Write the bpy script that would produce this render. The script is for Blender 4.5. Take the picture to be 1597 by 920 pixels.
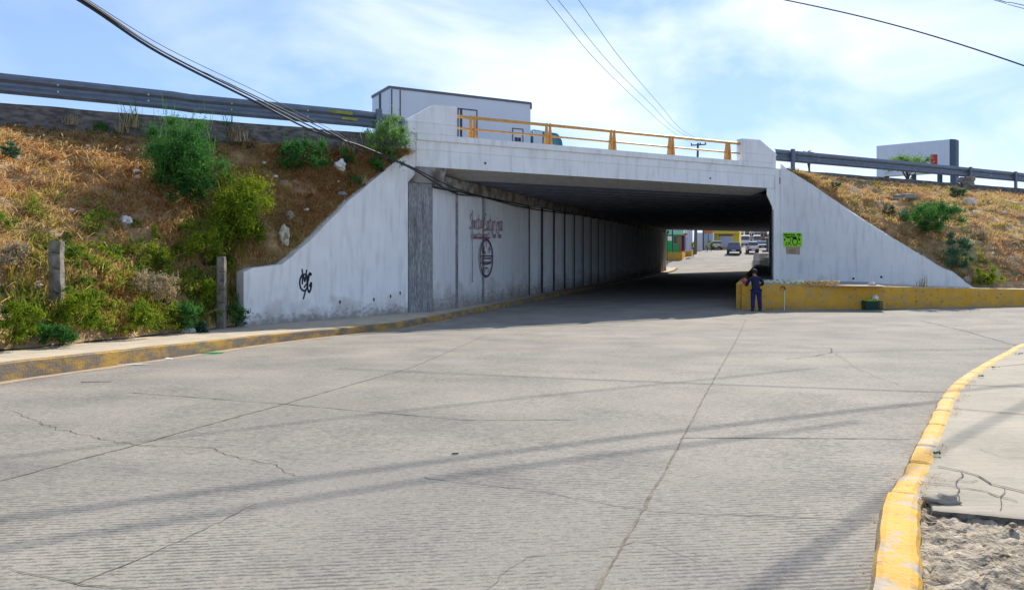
import bpy, bmesh, math, random
import numpy as np
from mathutils import Vector, noise
R = math.radians
random.seed(7)
rng = np.random.default_rng(7)
for o in list(bpy.data.objects): bpy.data.objects.remove(o)
scene = bpy.context.scene
COL = scene.collection

# ------------------------------------------------------------------ camera, sky, sun, exposure
H = 2.15; F = 1150.0; CX = 798.5; HY = 395.0
cam = bpy.data.cameras.new('camera'); cam.lens = 36*F/1597; cam.sensor_width = 36
cam.shift_y = -(460-HY)/1597; cam.clip_end = 5000; cam.clip_start = 0.05
camo = bpy.data.objects.new('camera', cam); COL.objects.link(camo)
camo.location = (0, 0, H); camo.rotation_euler = (R(90), 0, 0)
scene.camera = camo
SUN_AZ, SUN_EL = 30.0, 38.0          # azimuth to the right of the camera's heading
sl = bpy.data.lights.new('sun', 'SUN'); sl.energy = 3.9; sl.angle = R(0.53); sl.color = (1, .93, .82)
so = bpy.data.objects.new('sun', sl); COL.objects.link(so)
so.rotation_euler = (R(90-SUN_EL), 0, R(180-SUN_AZ))
SV = Vector((math.sin(R(SUN_AZ))*math.cos(R(SUN_EL)), math.cos(R(SUN_AZ))*math.cos(R(SUN_EL)), math.sin(R(SUN_EL))))
world = bpy.data.worlds.new('World'); scene.world = world; world.use_nodes = True
nt = world.node_tree; nt.nodes.clear()
def WN(t, **k):
    n = nt.nodes.new(t)
    for a, b in k.items(): setattr(n, a, b)
    return n
sky = WN('ShaderNodeTexSky', sky_type='NISHITA', sun_disc=False)
sky.sun_elevation = R(SUN_EL); sky.sun_rotation = R(SUN_AZ)
sky.air_density = 1.15; sky.dust_density = .6; sky.ozone_density = 2.2; sky.altitude = 2200
tc = WN('ShaderNodeTexCoord'); mp = WN('ShaderNodeMapping'); mp.inputs['Scale'].default_value = (1, 1, 2.1)
nz = WN('ShaderNodeTexNoise'); nz.inputs['Scale'].default_value = 3.4; nz.inputs['Detail'].default_value = 9; nz.inputs['Roughness'].default_value = .5; nz.inputs['Distortion'].default_value = .35
nz2 = WN('ShaderNodeTexNoise'); nz2.inputs['Scale'].default_value = 1.1; nz2.inputs['Detail'].default_value = 3
rp = WN('ShaderNodeValToRGB'); rp.color_ramp.elements[0].position = .42; rp.color_ramp.elements[1].position = .64
rp2 = WN('ShaderNodeValToRGB'); rp2.color_ramp.elements[0].position = .36; rp2.color_ramp.elements[1].position = .62
# more cloud towards the sun's side of the sky
dt = WN('ShaderNodeVectorMath', operation='DOT_PRODUCT'); dt.inputs[1].default_value = (math.sin(R(22))*.93, math.cos(R(22))*.93, .36)
mr = WN('ShaderNodeMapRange'); mr.inputs[1].default_value = .72; mr.inputs[2].default_value = 1.0; mr.inputs[3].default_value = .5; mr.inputs[4].default_value = .8
ml = WN('ShaderNodeMath', operation='MULTIPLY'); mla = WN('ShaderNodeMath', operation='MULTIPLY_ADD')
ml2 = WN('ShaderNodeMath', operation='MULTIPLY'); ml2.use_clamp = True
mx = WN('ShaderNodeMix', data_type='RGBA'); mx.inputs[7].default_value = (4.6, 5.0, 5.6, 1)
hz = WN('ShaderNodeMix', data_type='RGBA')
bg = WN('ShaderNodeBackground'); bg.inputs[1].default_value = .15; wo = WN('ShaderNodeOutputWorld')
L = nt.links.new
L(tc.outputs['Generated'], mp.inputs[0]); L(mp.outputs[0], nz.inputs[0]); L(mp.outputs[0], nz2.inputs[0])
L(nz.outputs[0], rp.inputs[0]); L(nz2.outputs[0], rp2.inputs[0])
L(tc.outputs['Generated'], dt.inputs[0]); L(dt.outputs['Value'], mr.inputs[0])
L(rp.outputs[0], ml.inputs[0]); L(rp2.outputs[0], ml.inputs[1])
L(ml.outputs[0], mla.inputs[0]); mla.inputs[1].default_value = .9; mla.inputs[2].default_value = .22
L(mla.outputs[0], ml2.inputs[0]); L(mr.outputs[0], ml2.inputs[1])
tint = WN('ShaderNodeMix', data_type='RGBA', blend_type='MULTIPLY'); tint.inputs[0].default_value = 1; tint.inputs[7].default_value = (.97, 1.08, 1.16, 1)
# the hazy veil of the day: very bright parts of the clear sky are held down
num = WN('ShaderNodeVectorMath', operation='MULTIPLY'); den = WN('ShaderNodeVectorMath', operation='ADD'); qt = WN('ShaderNodeVectorMath', operation='DIVIDE')
KV = (3.2, 5.0, 9.2); num.inputs[1].default_value = KV; den.inputs[1].default_value = KV
L(sky.outputs[0], num.inputs[0]); L(sky.outputs[0], den.inputs[0]); L(num.outputs[0], qt.inputs[0]); L(den.outputs[0], qt.inputs[1]); L(qt.outputs[0], tint.inputs[6])
L(ml2.outputs[0], mx.inputs[0]); L(tint.outputs[2], mx.inputs[6])
L(mx.outputs[2], bg.inputs[0]); L(bg.outputs[0], wo.inputs[0])
scene.view_settings.view_transform = 'Standard'; scene.view_settings.look = 'None'
scene.view_settings.exposure = .72; scene.view_settings.gamma = 1; scene.view_settings.use_curve_mapping = False
scene.cycles.max_bounces = 8; scene.cycles.diffuse_bounces = 4; scene.cycles.use_denoising = True

# ------------------------------------------------------------------ terrain and frames
def sm(x, a, b):
    t = min(1, max(0, (x-a)/(b-a))); return t*t*(3-2*t)
CP = [(0,0),(78,0),(84,.12),(91,.75),(98,1.55),(105,2.12),(115,2.5),(125,2.75),(150,3.45),(200,4.3),(5000,5)]
def gz(X, Y):
    z = .5*(1-sm(Y, 3, 23)) + .02*max(0, min(X, 45)-9)*(1-sm(Y, 40, 60))
    for (a, za), (b, zb) in zip(CP, CP[1:]):
        if a <= Y <= b: return z + za + (zb-za)*(Y-a)/(b-a)
    return z
def P(px, py, D): return Vector(((px-CX)/F*D, D, H+(HY-py)/F*D))
def G(px, py, off=0.0):                                  # where the pixel's ray meets the ground + off
    a, b = .5, 400
    for _ in range(50):
        m = (a+b)/2; p = P(px, py, m)
        if p.z > gz(p.x, m)+off: a = m
        else: b = m
    return P(px, py, a)
E = Vector((.8723, .4890, 0)); N = Vector((-.4890, .8723, 0)); T = Vector((.326, .9454, 0)); TN = Vector((.9454, -.326, 0))
P0 = Vector((-2.9, 24.7, 0))
def hw(s, d, z): v = P0+E*s+N*d; return Vector((v.x, v.y, z))
def Dh(px): return 53994/(2850-px)
def S(px):                                               # position along the highway edge under a pixel column
    p = P(px, 0, Dh(px)); return (p-P0).dot(E)
def Dw(px): return 12896/(1195-px)

# ------------------------------------------------------------------ materials
MATS = {}
def mat(name, base, rough=.8, var=.12, scale=8, bump=.0, bscale=40, metal=0, spec=.3, second=None, smix=(.45, .6), detail=6, stretch=None, coat=0):
    m = bpy.data.materials.new(name); m.use_nodes = True; n = m.node_tree; ns = n.nodes; l = n.links.new
    b = ns['Principled BSDF']; b.inputs['Roughness'].default_value = rough; b.inputs['Metallic'].default_value = metal
    b.inputs['Specular IOR Level'].default_value = spec; b.inputs['Coat Weight'].default_value = coat
    t = ns.new('ShaderNodeTexCoord'); mpn = ns.new('ShaderNodeMapping'); l(t.outputs['Object'], mpn.inputs[0])
    if stretch: mpn.inputs['Scale'].default_value = stretch
    z = ns.new('ShaderNodeTexNoise'); z.inputs['Scale'].default_value = scale; z.inputs['Detail'].default_value = detail; l(mpn.outputs[0], z.inputs[0])
    r = ns.new('ShaderNodeValToRGB'); l(z.outputs[0], r.inputs[0])
    e = r.color_ramp.elements
    if second:
        e[0].position, e[1].position = smix; e[0].color = (*base, 1); e[1].color = (*second, 1)
    else:
        e[0].position, e[1].position = .3, .7
        e[0].color = (*[c*(1-var) for c in base], 1); e[1].color = (*[min(1, c*(1+var)) for c in base], 1)
    l(r.outputs[0], b.inputs['Base Color'])
    if bump:
        z2 = ns.new('ShaderNodeTexNoise'); z2.inputs['Scale'].default_value = bscale; z2.inputs['Detail'].default_value = 8; l(t.outputs['Object'], z2.inputs[0])
        bp = ns.new('ShaderNodeBump'); bp.inputs['Strength'].default_value = bump; bp.inputs['Distance'].default_value = .02
        l(z2.outputs[0], bp.inputs['Height']); l(bp.outputs[0], b.inputs['Normal'])
    m['c'] = 1; MATS[name] = m
    return m
def nodes(m): return m.node_tree.nodes, m.node_tree.links.new, m.node_tree.nodes['Principled BSDF']
def mixn(ns, a=None, b=None, typ='MIX'):
    x = ns.new('ShaderNodeMix'); x.data_type = 'RGBA'; x.blend_type = typ
    return x
def layer(m, color, scale, lo, hi, stretch=(1, 1, 1), detail=6, zmask=None, strength=1.0, typ='MIX', rough=.5):
    """put a second colour over the material where a noise is high (zmask = (z0, z1): fades from full at z0 to none at z1)"""
    ns, l, b = nodes(m)
    src = b.inputs['Base Color'].links[0].from_socket
    t = ns.new('ShaderNodeTexCoord'); mpn = ns.new('ShaderNodeMapping'); mpn.inputs['Scale'].default_value = stretch
    mpn.inputs['Location'].default_value = (scale*.37, lo*13, 4.1)
    l(t.outputs['Object'], mpn.inputs[0])
    z = ns.new('ShaderNodeTexNoise'); z.inputs['Scale'].default_value = scale; z.inputs['Detail'].default_value = detail; z.inputs['Roughness'].default_value = rough; l(mpn.outputs[0], z.inputs[0])
    fac = z.outputs[0]
    if zmask:
        sp = ns.new('ShaderNodeSeparateXYZ'); l(t.outputs['Object'], sp.inputs[0])
        mr = ns.new('ShaderNodeMapRange'); mr.inputs[1].default_value = zmask[0]; mr.inputs[2].default_value = zmask[1]
        mr.inputs[3].default_value = .35; mr.inputs[4].default_value = -.35; l(sp.outputs[2], mr.inputs[0])
        ad = ns.new('ShaderNodeMath'); l(fac, ad.inputs[0]); l(mr.outputs[0], ad.inputs[1]); fac = ad.outputs[0]
    mr2 = ns.new('ShaderNodeMapRange'); mr2.inputs[1].default_value = lo; mr2.inputs[2].default_value = hi; mr2.inputs[4].default_value = strength; l(fac, mr2.inputs[0])
    x = mixn(ns, typ=typ); l(mr2.outputs[0], x.inputs[0]); l(src, x.inputs[6]); x.inputs[7].default_value = (*color, 1)
    l(x.outputs[2], b.inputs['Base Color'])
    return m
# white painted concrete with grime towards its foot and rain streaks
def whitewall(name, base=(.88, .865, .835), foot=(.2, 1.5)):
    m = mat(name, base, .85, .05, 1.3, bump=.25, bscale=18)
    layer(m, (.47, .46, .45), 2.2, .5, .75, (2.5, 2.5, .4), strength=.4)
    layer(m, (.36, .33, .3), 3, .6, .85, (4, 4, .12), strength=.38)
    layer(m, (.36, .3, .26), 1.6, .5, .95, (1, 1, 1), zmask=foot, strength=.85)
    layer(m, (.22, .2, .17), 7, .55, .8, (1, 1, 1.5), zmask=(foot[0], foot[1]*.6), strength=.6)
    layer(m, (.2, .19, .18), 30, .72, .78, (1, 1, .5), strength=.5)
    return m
WHITE = whitewall('white_wall_paint')
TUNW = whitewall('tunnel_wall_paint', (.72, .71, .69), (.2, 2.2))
WHITE2 = whitewall('white_fascia_paint', (.88, .87, .85), (-2, -1))
# stripped, scratched grey column face
RAW = mat('scratched_concrete', (.17, .17, .165), .9, second=(.42, .42, .42), smix=(.4, .7), scale=26, stretch=(2.5, 2.5, .22), bump=.6, bscale=30)
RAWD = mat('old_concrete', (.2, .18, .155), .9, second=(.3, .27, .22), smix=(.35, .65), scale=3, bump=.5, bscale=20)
CAP = mat('stained_cap_concrete', (.33, .31, .27), .9, second=(.15, .12, .09), smix=(.42, .6), scale=2.5, bump=.5, bscale=12)
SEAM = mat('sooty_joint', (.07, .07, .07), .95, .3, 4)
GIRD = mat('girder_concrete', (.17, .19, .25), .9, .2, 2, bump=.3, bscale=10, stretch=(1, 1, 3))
HAUN = mat('haunch_concrete', (.47, .45, .42), .85, .12, 3, bump=.3, bscale=10)
def bandlines(m, direction, spacing, dark, strength=.5):
    ns, l, b = nodes(m); src = b.inputs['Base Color'].links[0].from_socket
    t = ns.new('ShaderNodeTexCoord'); d = ns.new('ShaderNodeVectorMath'); d.operation = 'DOT_PRODUCT'; d.inputs[1].default_value = direction
    l(t.outputs['Object'], d.inputs[0])
    z = ns.new('ShaderNodeTexNoise'); z.inputs['Scale'].default_value = 1.5; l(t.outputs['Object'], z.inputs[0])
    a = ns.new('ShaderNodeMath'); a.operation = 'MULTIPLY_ADD'; l(d.outputs['Value'], a.inputs[0]); a.inputs[1].default_value = 1/spacing; l(z.outputs[0], a.inputs[2])
    f = ns.new('ShaderNodeMath'); f.operation = 'FRACT'; l(a.outputs[0], f.inputs[0])
    mr = ns.new('ShaderNodeMapRange'); mr.inputs[1].default_value = .0; mr.inputs[2].default_value = .14; mr.inputs[3].default_value = strength; mr.inputs[4].default_value = 0; l(f.outputs[0], mr.inputs[0])
    x = mixn(ns); l(mr.outputs[0], x.inputs[0]); l(src, x.inputs[6]); x.inputs[7].default_value = (*dark, 1); l(x.outputs[2], b.inputs['Base Color'])
bandlines(HAUN, tuple(E*1.0+N*-.8), .55, (.3, .28, .25))
layer(RAW, (.1, .1, .095), 1.6, .5, .62, (2, 2, .35), strength=.7, rough=.7)
layer(RAW, (.6, .59, .57), 5, .55, .66, (3, 3, .25), strength=.65, rough=.7)
# road concrete: tined across, blotchy, slightly blue tyre wear
ROAD = mat('road_concrete', (.31, .28, .228), .9, .13, .55, bump=0)
layer(ROAD, (.235, .215, .18), .8, .42, .75, (.35, 1.4, 1), strength=.8)
layer(ROAD, (.38, .345, .28), .35, .48, .8, (.7, 1, 1), strength=.7)
layer(ROAD, (.2, .185, .16), 5, .58, .72, (.8, 1.8, 1), strength=.6, rough=.75)
layer(ROAD, (.52, .47, .38), 40, .6, .72, (1, 1, 1), strength=.5)
layer(ROAD, (.1, .095, .09), 60, .6, .68, (1, 1, 1), strength=.5, detail=3)
layer(ROAD, (.21, .195, .185), .28, .48, .75, (.5, 1.3, 1), strength=.5)
layer(ROAD, (.13, .12, .105), 26, .5, .62, (1, 1.5, 1), strength=.5, rough=.75)
layer(ROAD, (.5, .46, .38), 33, .56, .66, (1, 1.5, 1), strength=.4, rough=.75)
def tining(m, ang=R(-6), per=.042, strength=.85):
    ns, l, b = nodes(m); src = b.inputs['Base Color'].links[0].from_socket
    t = ns.new('ShaderNodeTexCoord'); mpn = ns.new('ShaderNodeMapping'); mpn.inputs['Rotation'].default_value = (0, 0, ang); l(t.outputs['Object'], mpn.inputs[0])
    sp = ns.new('ShaderNodeSeparateXYZ'); l(mpn.outputs[0], sp.inputs[0])
    wob = ns.new('ShaderNodeTexNoise'); wob.inputs['Scale'].default_value = 3; wob.inputs['Detail'].default_value = 4; l(t.outputs['Object'], wob.inputs[0])
    wa = ns.new('ShaderNodeMath'); wa.operation = 'MULTIPLY_ADD'; l(wob.outputs[0], wa.inputs[0]); wa.inputs[1].default_value = .02; l(sp.outputs[1], wa.inputs[2])
    dv = ns.new('ShaderNodeMath'); dv.operation = 'MULTIPLY'; l(wa.outputs[0], dv.inputs[0]); dv.inputs[1].default_value = 2*math.pi/per
    sn = ns.new('ShaderNodeMath'); sn.operation = 'SINE'; l(dv.outputs[0], sn.inputs[0])
    br = ns.new('ShaderNodeTexNoise'); br.inputs['Scale'].default_value = 1; br.inputs['Detail'].default_value = 5; br.inputs['Roughness'].default_value = .65
    mp2 = ns.new('ShaderNodeMapping'); mp2.inputs['Scale'].default_value = (16, 40, 1); l(mpn.outputs[0], mp2.inputs[0]); l(mp2.outputs[0], br.inputs[0])
    pat = ns.new('ShaderNodeTexNoise'); pat.inputs['Scale'].default_value = .9; pat.inputs['Detail'].default_value = 3; l(t.outputs['Object'], pat.inputs[0])
    m1 = ns.new('ShaderNodeMath'); m1.operation = 'MULTIPLY_ADD'; l(sn.outputs[0], m1.inputs[0]); m1.inputs[1].default_value = .13; l(br.outputs[0], m1.inputs[2])
    m2 = ns.new('ShaderNodeMath'); m2.operation = 'MULTIPLY_ADD'; l(pat.outputs[0], m2.inputs[0]); m2.inputs[1].default_value = .62; l(m1.outputs[0], m2.inputs[2])
    mr = ns.new('ShaderNodeMapRange'); mr.inputs[1].default_value = .83; mr.inputs[2].default_value = 1.02; mr.inputs[4].default_value = strength; l(m2.outputs[0], mr.inputs[0])
    # the grooves are too fine to read as a pattern further off
    sy = ns.new('ShaderNodeSeparateXYZ'); l(t.outputs['Object'], sy.inputs[0])
    x = mixn(ns); l(mr.outputs[0], x.inputs[0]); l(src, x.inputs[6]); x.inputs[7].default_value = (.11, .105, .1, 1); l(x.outputs[2], b.inputs['Base Color'])
    bp = ns.new('ShaderNodeBump'); bp.inputs['Strength'].default_value = .35; bp.inputs['Distance'].default_value = .006; bp.invert = True
    l(m2.outputs[0], bp.inputs['Height']); l(bp.outputs[0], b.inputs['Normal'])
tining(ROAD)
CRACK = mat('crack_filler', (.09, .08, .07), .95, .3, 20)
JOINT = mat('joint_sealant', (.19, .165, .13), .95, .4, 8)
WALK = mat('dusty_pavement', (.5, .42, .31), .95, .12, 2, bump=.3, bscale=30)
layer(WALK, (.36, .31, .25), 3, .55, .75, strength=.6)
WALKD = mat('worn_pavement', (.33, .31, .28), .95, .15, 2, bump=.3, bscale=30)
PAVE = mat('broomed_pavement', (.38, .34, .265), .92, .12, 1.1, bump=.4, bscale=60)
layer(PAVE, (.28, .25, .2), 2.2, .5, .72, (1, 9, 1), strength=.75, rough=.7)
layer(PAVE, (.46, .41, .32), 5, .55, .7, (.8, 4, 1), strength=.5)
tining(PAVE, R(4), .02, .35)
RUBB = mat('broken_concrete', (.4, .34, .25), .95, .3, 7, bump=1, bscale=45)
layer(RUBB, (.12, .1, .08), 11, .5, .6, (1, 1.6, 1), strength=.8, rough=.7)
layer(RUBB, (.3, .18, .09), 4, .6, .75, strength=.6)
SPLIT = mat('dark_split_concrete', (.2, .18, .15), .95, .4, 12, bump=1, bscale=40)
def yellowpaint(name, base, worn, lo, hi, scale=5, stretch=(1, 1, 1)):
    m = mat(name, base, .75, .08, 3, bump=.35, bscale=35)
    layer(m, worn, scale, lo, hi, stretch, strength=.95, rough=.65)
    layer(m, (.14, .11, .07), scale*3, .6, .72, strength=.7)
    layer(m, worn, scale*6, .6, .68, strength=.6)
    return m
YKERB = yellowpaint('kerb_yellow_paint', (.66, .355, .04), (.42, .36, .27), .53, .6, 5)
layer(YKERB, (.42, .37, .28), 1.3, .56, .62, (1, 1, 1), strength=.75, rough=.75)
YWORN = yellowpaint('worn_kerb_paint', (.46, .28, .06), (.19, .16, .125), .4, .56, 2.2, (1, 1, 2.5))
YWALL = yellowpaint('yellow_wall_paint', (.74, .39, .035), (.45, .34, .2), .48, .72, 2.5, (1, 1, 2))
layer(YWALL, (.25, .18, .1), 1.5, .5, 1, zmask=(0, .6), strength=.6)
WTOP = mat('wall_top_dust', (.6, .5, .36), .95, .15, 4)
YRAIL = mat('railing_yellow', (.72, .38, .08), .5, .1, 6, second=(.5, .24, .07), smix=(.5, .75), spec=.5)
GALV = mat('galvanised_steel', (.14, .17, .215), .5, .2, 3, metal=.35, spec=.5, stretch=(1, 1, 3), bump=.1)
GALVL = mat('galvanised_bolt', (.75, .75, .75), .4, .1, 3)
CURB = mat('highway_curb_concrete', (.085, .078, .075), .95, second=(.21, .19, .17), smix=(.38, .66), scale=4, stretch=(1, 1, 3), bump=.8, bscale=10)
ASPH = mat('asphalt', (.06, .06, .062), .9, .15, 3)
SOIL = mat('dry_soil', (.32, .2, .11), 1, second=(.5, .35, .19), smix=(.38, .62), scale=2.6, bump=1, bscale=9)
layer(SOIL, (.11, .1, .04), 1.1, .5, .66, strength=.7)
GROUND = mat('dry_ground', (.3, .24, .16), 1, .2, .2)
BLACK = mat('black_cable', (.04, .045, .055), .6, .1, 5)
WIRE = mat('thin_wire', (.06, .06, .065), .6, .1, 5)
POSTC = mat('post_concrete', (.27, .25, .2), .95, second=(.15, .135, .11), smix=(.4, .64), scale=7, bump=.9, bscale=25)
WOOD = mat('weathered_wood', (.16, .12, .09), .9, .3, 6, stretch=(1, 1, .2))
BARK = mat('bark', (.12, .09, .06), .95, .3, 10)
TRUCKW = mat('truck_panel', (.78, .8, .84), .45, .04, 1, spec=.4)
TRIM = mat('dark_trim', (.05, .055, .065), .5, .1, 6)
TRUCKR = mat('truck_roof_rail', (.16, .16, .18), .5, .15, 6)
BLUEG = mat('blue_black', (.03, .035, .05), .4, .1, 6)
GLASS = mat('vehicle_glass', (.03, .05, .06), .08, .05, 3, spec=.9)
TEAL = mat('teal_cab_paint', (.03, .22, .3), .35, .1, 3, coat=.3)
GLARE = mat('painted_cab_glare', (.15, .42, .5), .1, .05, 2, spec=.9)
TYRE = mat('tyre_rubber', (.02, .02, .02), .9, .1, 8)
RIM = mat('wheel_rim', (.4, .4, .42), .35, .05, 8, metal=.6)
PLATE = mat('white_plate', (.8, .8, .78), .5, .03, 8)
REDL = mat('tail_light', (.5, .03, .02), .3, .05, 8, spec=.6)
HEADL = mat('head_light', (.75, .75, .72), .15, .05, 8, spec=.8)
MAROON = mat('maroon_paint', (.27, .075, .11), .8, .2, 8)
DKPAINT = mat('dark_plum_paint', (.12, .06, .1), .8, .2, 8)
GRAF = mat('graffiti_paint', (.02, .025, .035), .6, .1, 8)
FLUO = mat('fluorescent_card', (.36, .82, .04), .7, .04, 3)
INK = mat('marker_ink', (.01, .06, .015), .7, .1, 5)
INKL = mat('green_marker_ink', (.1, .35, .02), .7, .1, 5)
CARD = mat('brown_cardboard', (.5, .37, .26), .9, .08, 6)
CARDI = mat('faded_ink', (.33, .22, .14), .9, .08, 6)
PLASTW = mat('white_plastic', (.78, .8, .78), .35, .06, 6, spec=.5, bump=.5, bscale=20)
PLASTG = mat('grey_plastic', (.3, .33, .4), .4, .15, 6)
ROCK = mat('pale_rock', (.33, .28, .22), .95, .2, 5, bump=.8, bscale=15)

# ------------------------------------------------------------------ mesh helpers
class MB:
    def __init__(s): s.v = []; s.f = []; s.m = []; s.cm = 0
    def vert(s, p): s.v.append(tuple(p)); return len(s.v)-1
    def face(s, idx): s.f.append(tuple(idx)); s.m.append(s.cm)
    def poly(s, pts): s.face([s.vert(p) for p in pts])
    def hexa(s, b, t):                                    # bottom 4, top 4 (ccw)
        i = [s.vert(p) for p in b]; j = [s.vert(p) for p in t]
        s.face(i[::-1]); s.face(j)
        for k in range(4): s.face((i[k], i[(k+1) % 4], j[(k+1) % 4], j[k]))
    def box(s, x0, x1, y0, y1, z0, z1, fr=None):
        fr = fr or (lambda x, y, z: Vector((x, y, z)))
        c = [(x0, y0), (x1, y0), (x1, y1), (x0, y1)]
        s.hexa([fr(a, b, z0) for a, b in c], [fr(a, b, z1) for a, b in c])
    def prism(s, poly, a, b):                             # poly: list of points in one plane; a, b offset vectors
        n = len(poly); i = [s.vert(Vector(p)+a) for p in poly]; j = [s.vert(Vector(p)+b) for p in poly]
        s.face(i[::-1]); s.face(j)
        for k in range(n): s.face((i[k], i[(k+1) % n], j[(k+1) % n], j[k]))
    def tube(s, pts, r, seg=8, cap=True):
        pts = [Vector(p) for p in pts]; rings = []
        for k, p in enumerate(pts):
            d = (pts[min(k+1, len(pts)-1)]-pts[max(k-1, 0)]).normalized()
            up = Vector((0, 0, 1)) if abs(d.z) < .9 else Vector((1, 0, 0))
            a = d.cross(up).normalized(); b = a.cross(d)
            rr = r[k] if isinstance(r, (list, tuple)) else r
            rings.append([s.vert(p+a*(math.cos(t)*rr)+b*(math.sin(t)*rr)) for t in [2*math.pi*q/seg for q in range(seg)]])
        for A, B in zip(rings, rings[1:]):
            for q in range(seg): s.face((A[q], A[(q+1) % seg], B[(q+1) % seg], B[q]))
        if cap: s.face(rings[0]); s.face(rings[-1][::-1])
    def ribbon(s, pts, w, nrm):                            # flat stroke
        pts = [Vector(p) for p in pts]; L_ = []
        for k, p in enumerate(pts):
            d = (pts[min(k+1, len(pts)-1)]-pts[max(k-1, 0)])
            sd = d.cross(nrm).normalized()*(w/2 if not isinstance(w, (list, tuple)) else w[k]/2)
            L_.append((s.vert(p-sd), s.vert(p+sd)))
        for A, B in zip(L_, L_[1:]): s.face((A[0], A[1], B[1], B[0]))
    def grid(s, fn, nu, nv):
        ids = [[s.vert(fn(i/(nu-1), j/(nv-1))) for i in range(nu)] for j in range(nv)]
        for j in range(nv-1):
            for i in range(nu-1): s.face((ids[j][i], ids[j][i+1], ids[j+1][i+1], ids[j+1][i]))
    def lump(s, c, r, amp=.3, seed=0, sub=2, sq=(1, 1, 1)):
        bm = bmesh.new(); bmesh.ops.create_icosphere(bm, subdivisions=sub, radius=1)
        base = len(s.v)
        for v in bm.verts:
            q = v.co; f = 1+amp*noise.noise(q*1.7+Vector((seed*3.1, seed, 0)))*1.6
            s.v.append((c[0]+q.x*r*f*sq[0], c[1]+q.y*r*f*sq[1], c[2]+q.z*r*f*sq[2]))
        for f in bm.faces: s.face([base+v.index for v in f.verts])
        bm.free()
    def build(s, name, mats, parent=None, smooth=False, bevel=0):
        me = bpy.data.meshes.new(name); me.from_pydata(s.v, [], s.f)
        mats = mats if isinstance(mats, (list, tuple)) else [mats]
        for m in mats: me.materials.append(m)
        if len(mats) > 1: me.polygons.foreach_set('material_index', s.m)
        bm = bmesh.new(); bm.from_mesh(me)
        if len(bm.faces) < 60000: bmesh.ops.recalc_face_normals(bm, faces=bm.faces)
        if bevel:
            bmesh.ops.remove_doubles(bm, verts=bm.verts, dist=1e-5)
            bmesh.ops.bevel(bm, geom=[e for e in bm.edges if len(e.link_faces) == 2 and e.calc_face_angle(0) > .6], offset=bevel, segments=2, affect='EDGES', clamp_overlap=True)
        bm.to_mesh(me); bm.free()
        if smooth: me.polygons.foreach_set('use_smooth', [True]*len(me.polygons))
        o = bpy.data.objects.new(name, me); COL.objects.link(o)
        if parent:
            o.parent = parent
            if parent.get('off') is not None: pass
        return o
def tag(o, label=None, cat=None, group=None, kind=None):
    if label: o['label'] = label
    if cat: o['category'] = cat
    if group: o['group'] = group
    if kind: o['kind'] = kind
    return o
def empty(name, label, cat, loc=(0, 0, 0), rz=0, group=None):
    o = bpy.data.objects.new(name, None); COL.objects.link(o); o.location = loc; o.rotation_euler = (0, 0, rz); o.empty_display_size = .2
    return tag(o, label, cat, group)
def adopt(root, *objs):
    """parent parts that were built in world coordinates to an unrotated empty"""
    for o in objs:
        o.parent = root; o.matrix_parent_inverse = root.matrix_basis.inverted() if False else o.matrix_parent_inverse
        if root.type == 'EMPTY':
            l = root.location; o.location = o.location - l
    return root
def smooth_path(pts, n=10):
    pts = [Vector(p) for p in pts]; out = []
    q = [pts[0]*2-pts[1]]+pts+[pts[-1]*2-pts[-2]]
    for i in range(1, len(q)-2):
        for k in range(n):
            t = k/n; a, b, c, d = q[i-1:i+3]
            out.append(.5*((2*b)+(c-a)*t+(2*a-5*b+4*c-d)*t*t+(3*b-a-3*c+d)*t**3))
    out.append(pts[-1]); return out
def lerp_tab(tab, x):
    if x <= tab[0][0]: (a, va), (b, vb) = tab[0], tab[1]
    elif x >= tab[-1][0]: (a, va), (b, vb) = tab[-2], tab[-1]
    else:
        for (a, va), (b, vb) in zip(tab, tab[1:]):
            if a <= x <= b: break
    t = (x-a)/(b-a); return va+(vb-va)*t

# ------------------------------------------------------------------ ground and road
def tab_axis(pts):
    out = []
    for (a, b, st) in pts: out += list(np.arange(a, b, st))
    return out+[pts[-1][1]]
def sheet(name, xs, ys, off, m, kind='structure'):
    mb = MB(); ids = [[mb.vert((x, y, gz(x, y)+off)) for x in xs] for y in ys]
    for j in range(len(ys)-1):
        for i in range(len(xs)-1): mb.face((ids[j][i], ids[j][i+1], ids[j+1][i+1], ids[j+1][i]))
    return tag(mb.build(name, m, smooth=True), kind=kind)
sheet('ground', [-2500, -600, -150, -60, -30, 0, 9, 20, 30, 45, 60, 150, 600, 2500], [-400, -40, -12, 0, 3]+list(range(4, 24))+[30, 40, 60, 78, 84, 91, 98, 105, 115, 125, 150, 200, 400, 900, 3000], -.06, GROUND)
road = sheet('road', list(np.arange(-26, 62, 3.0)), tab_axis([(-10, 3, 2), (3, 24, 1), (24, 78, 6), (78, 84, 3), (84, 126, 3.5), (126, 230, 20)]), 0, ROAD)
def jag(pts, amp, step=.05, seed=0, h=.004):
    """ground pixel polyline -> jagged line on the road surface"""
    w = [G(*p) for p in pts]; out = []
    for a, b in zip(w, w[1:]):
        n = max(2, int((b-a).length/step)); sd = (b-a).cross(Vector((0, 0, 1))).normalized()
        for k in range(n):
            p = a.lerp(b, k/n); p = p+sd*amp*(noise.noise(Vector((p.x*2, p.y*2, seed)))*.8+noise.noise(Vector((p.x*9, p.y*9, seed)))*.8+noise.noise(Vector((p.x*25, p.y*25, seed)))*.4)
            p.z = gz(p.x, p.y)+h; out.append(p)
    p = w[-1]; p.z = gz(p.x, p.y)+h; out.append(p); return out
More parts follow.
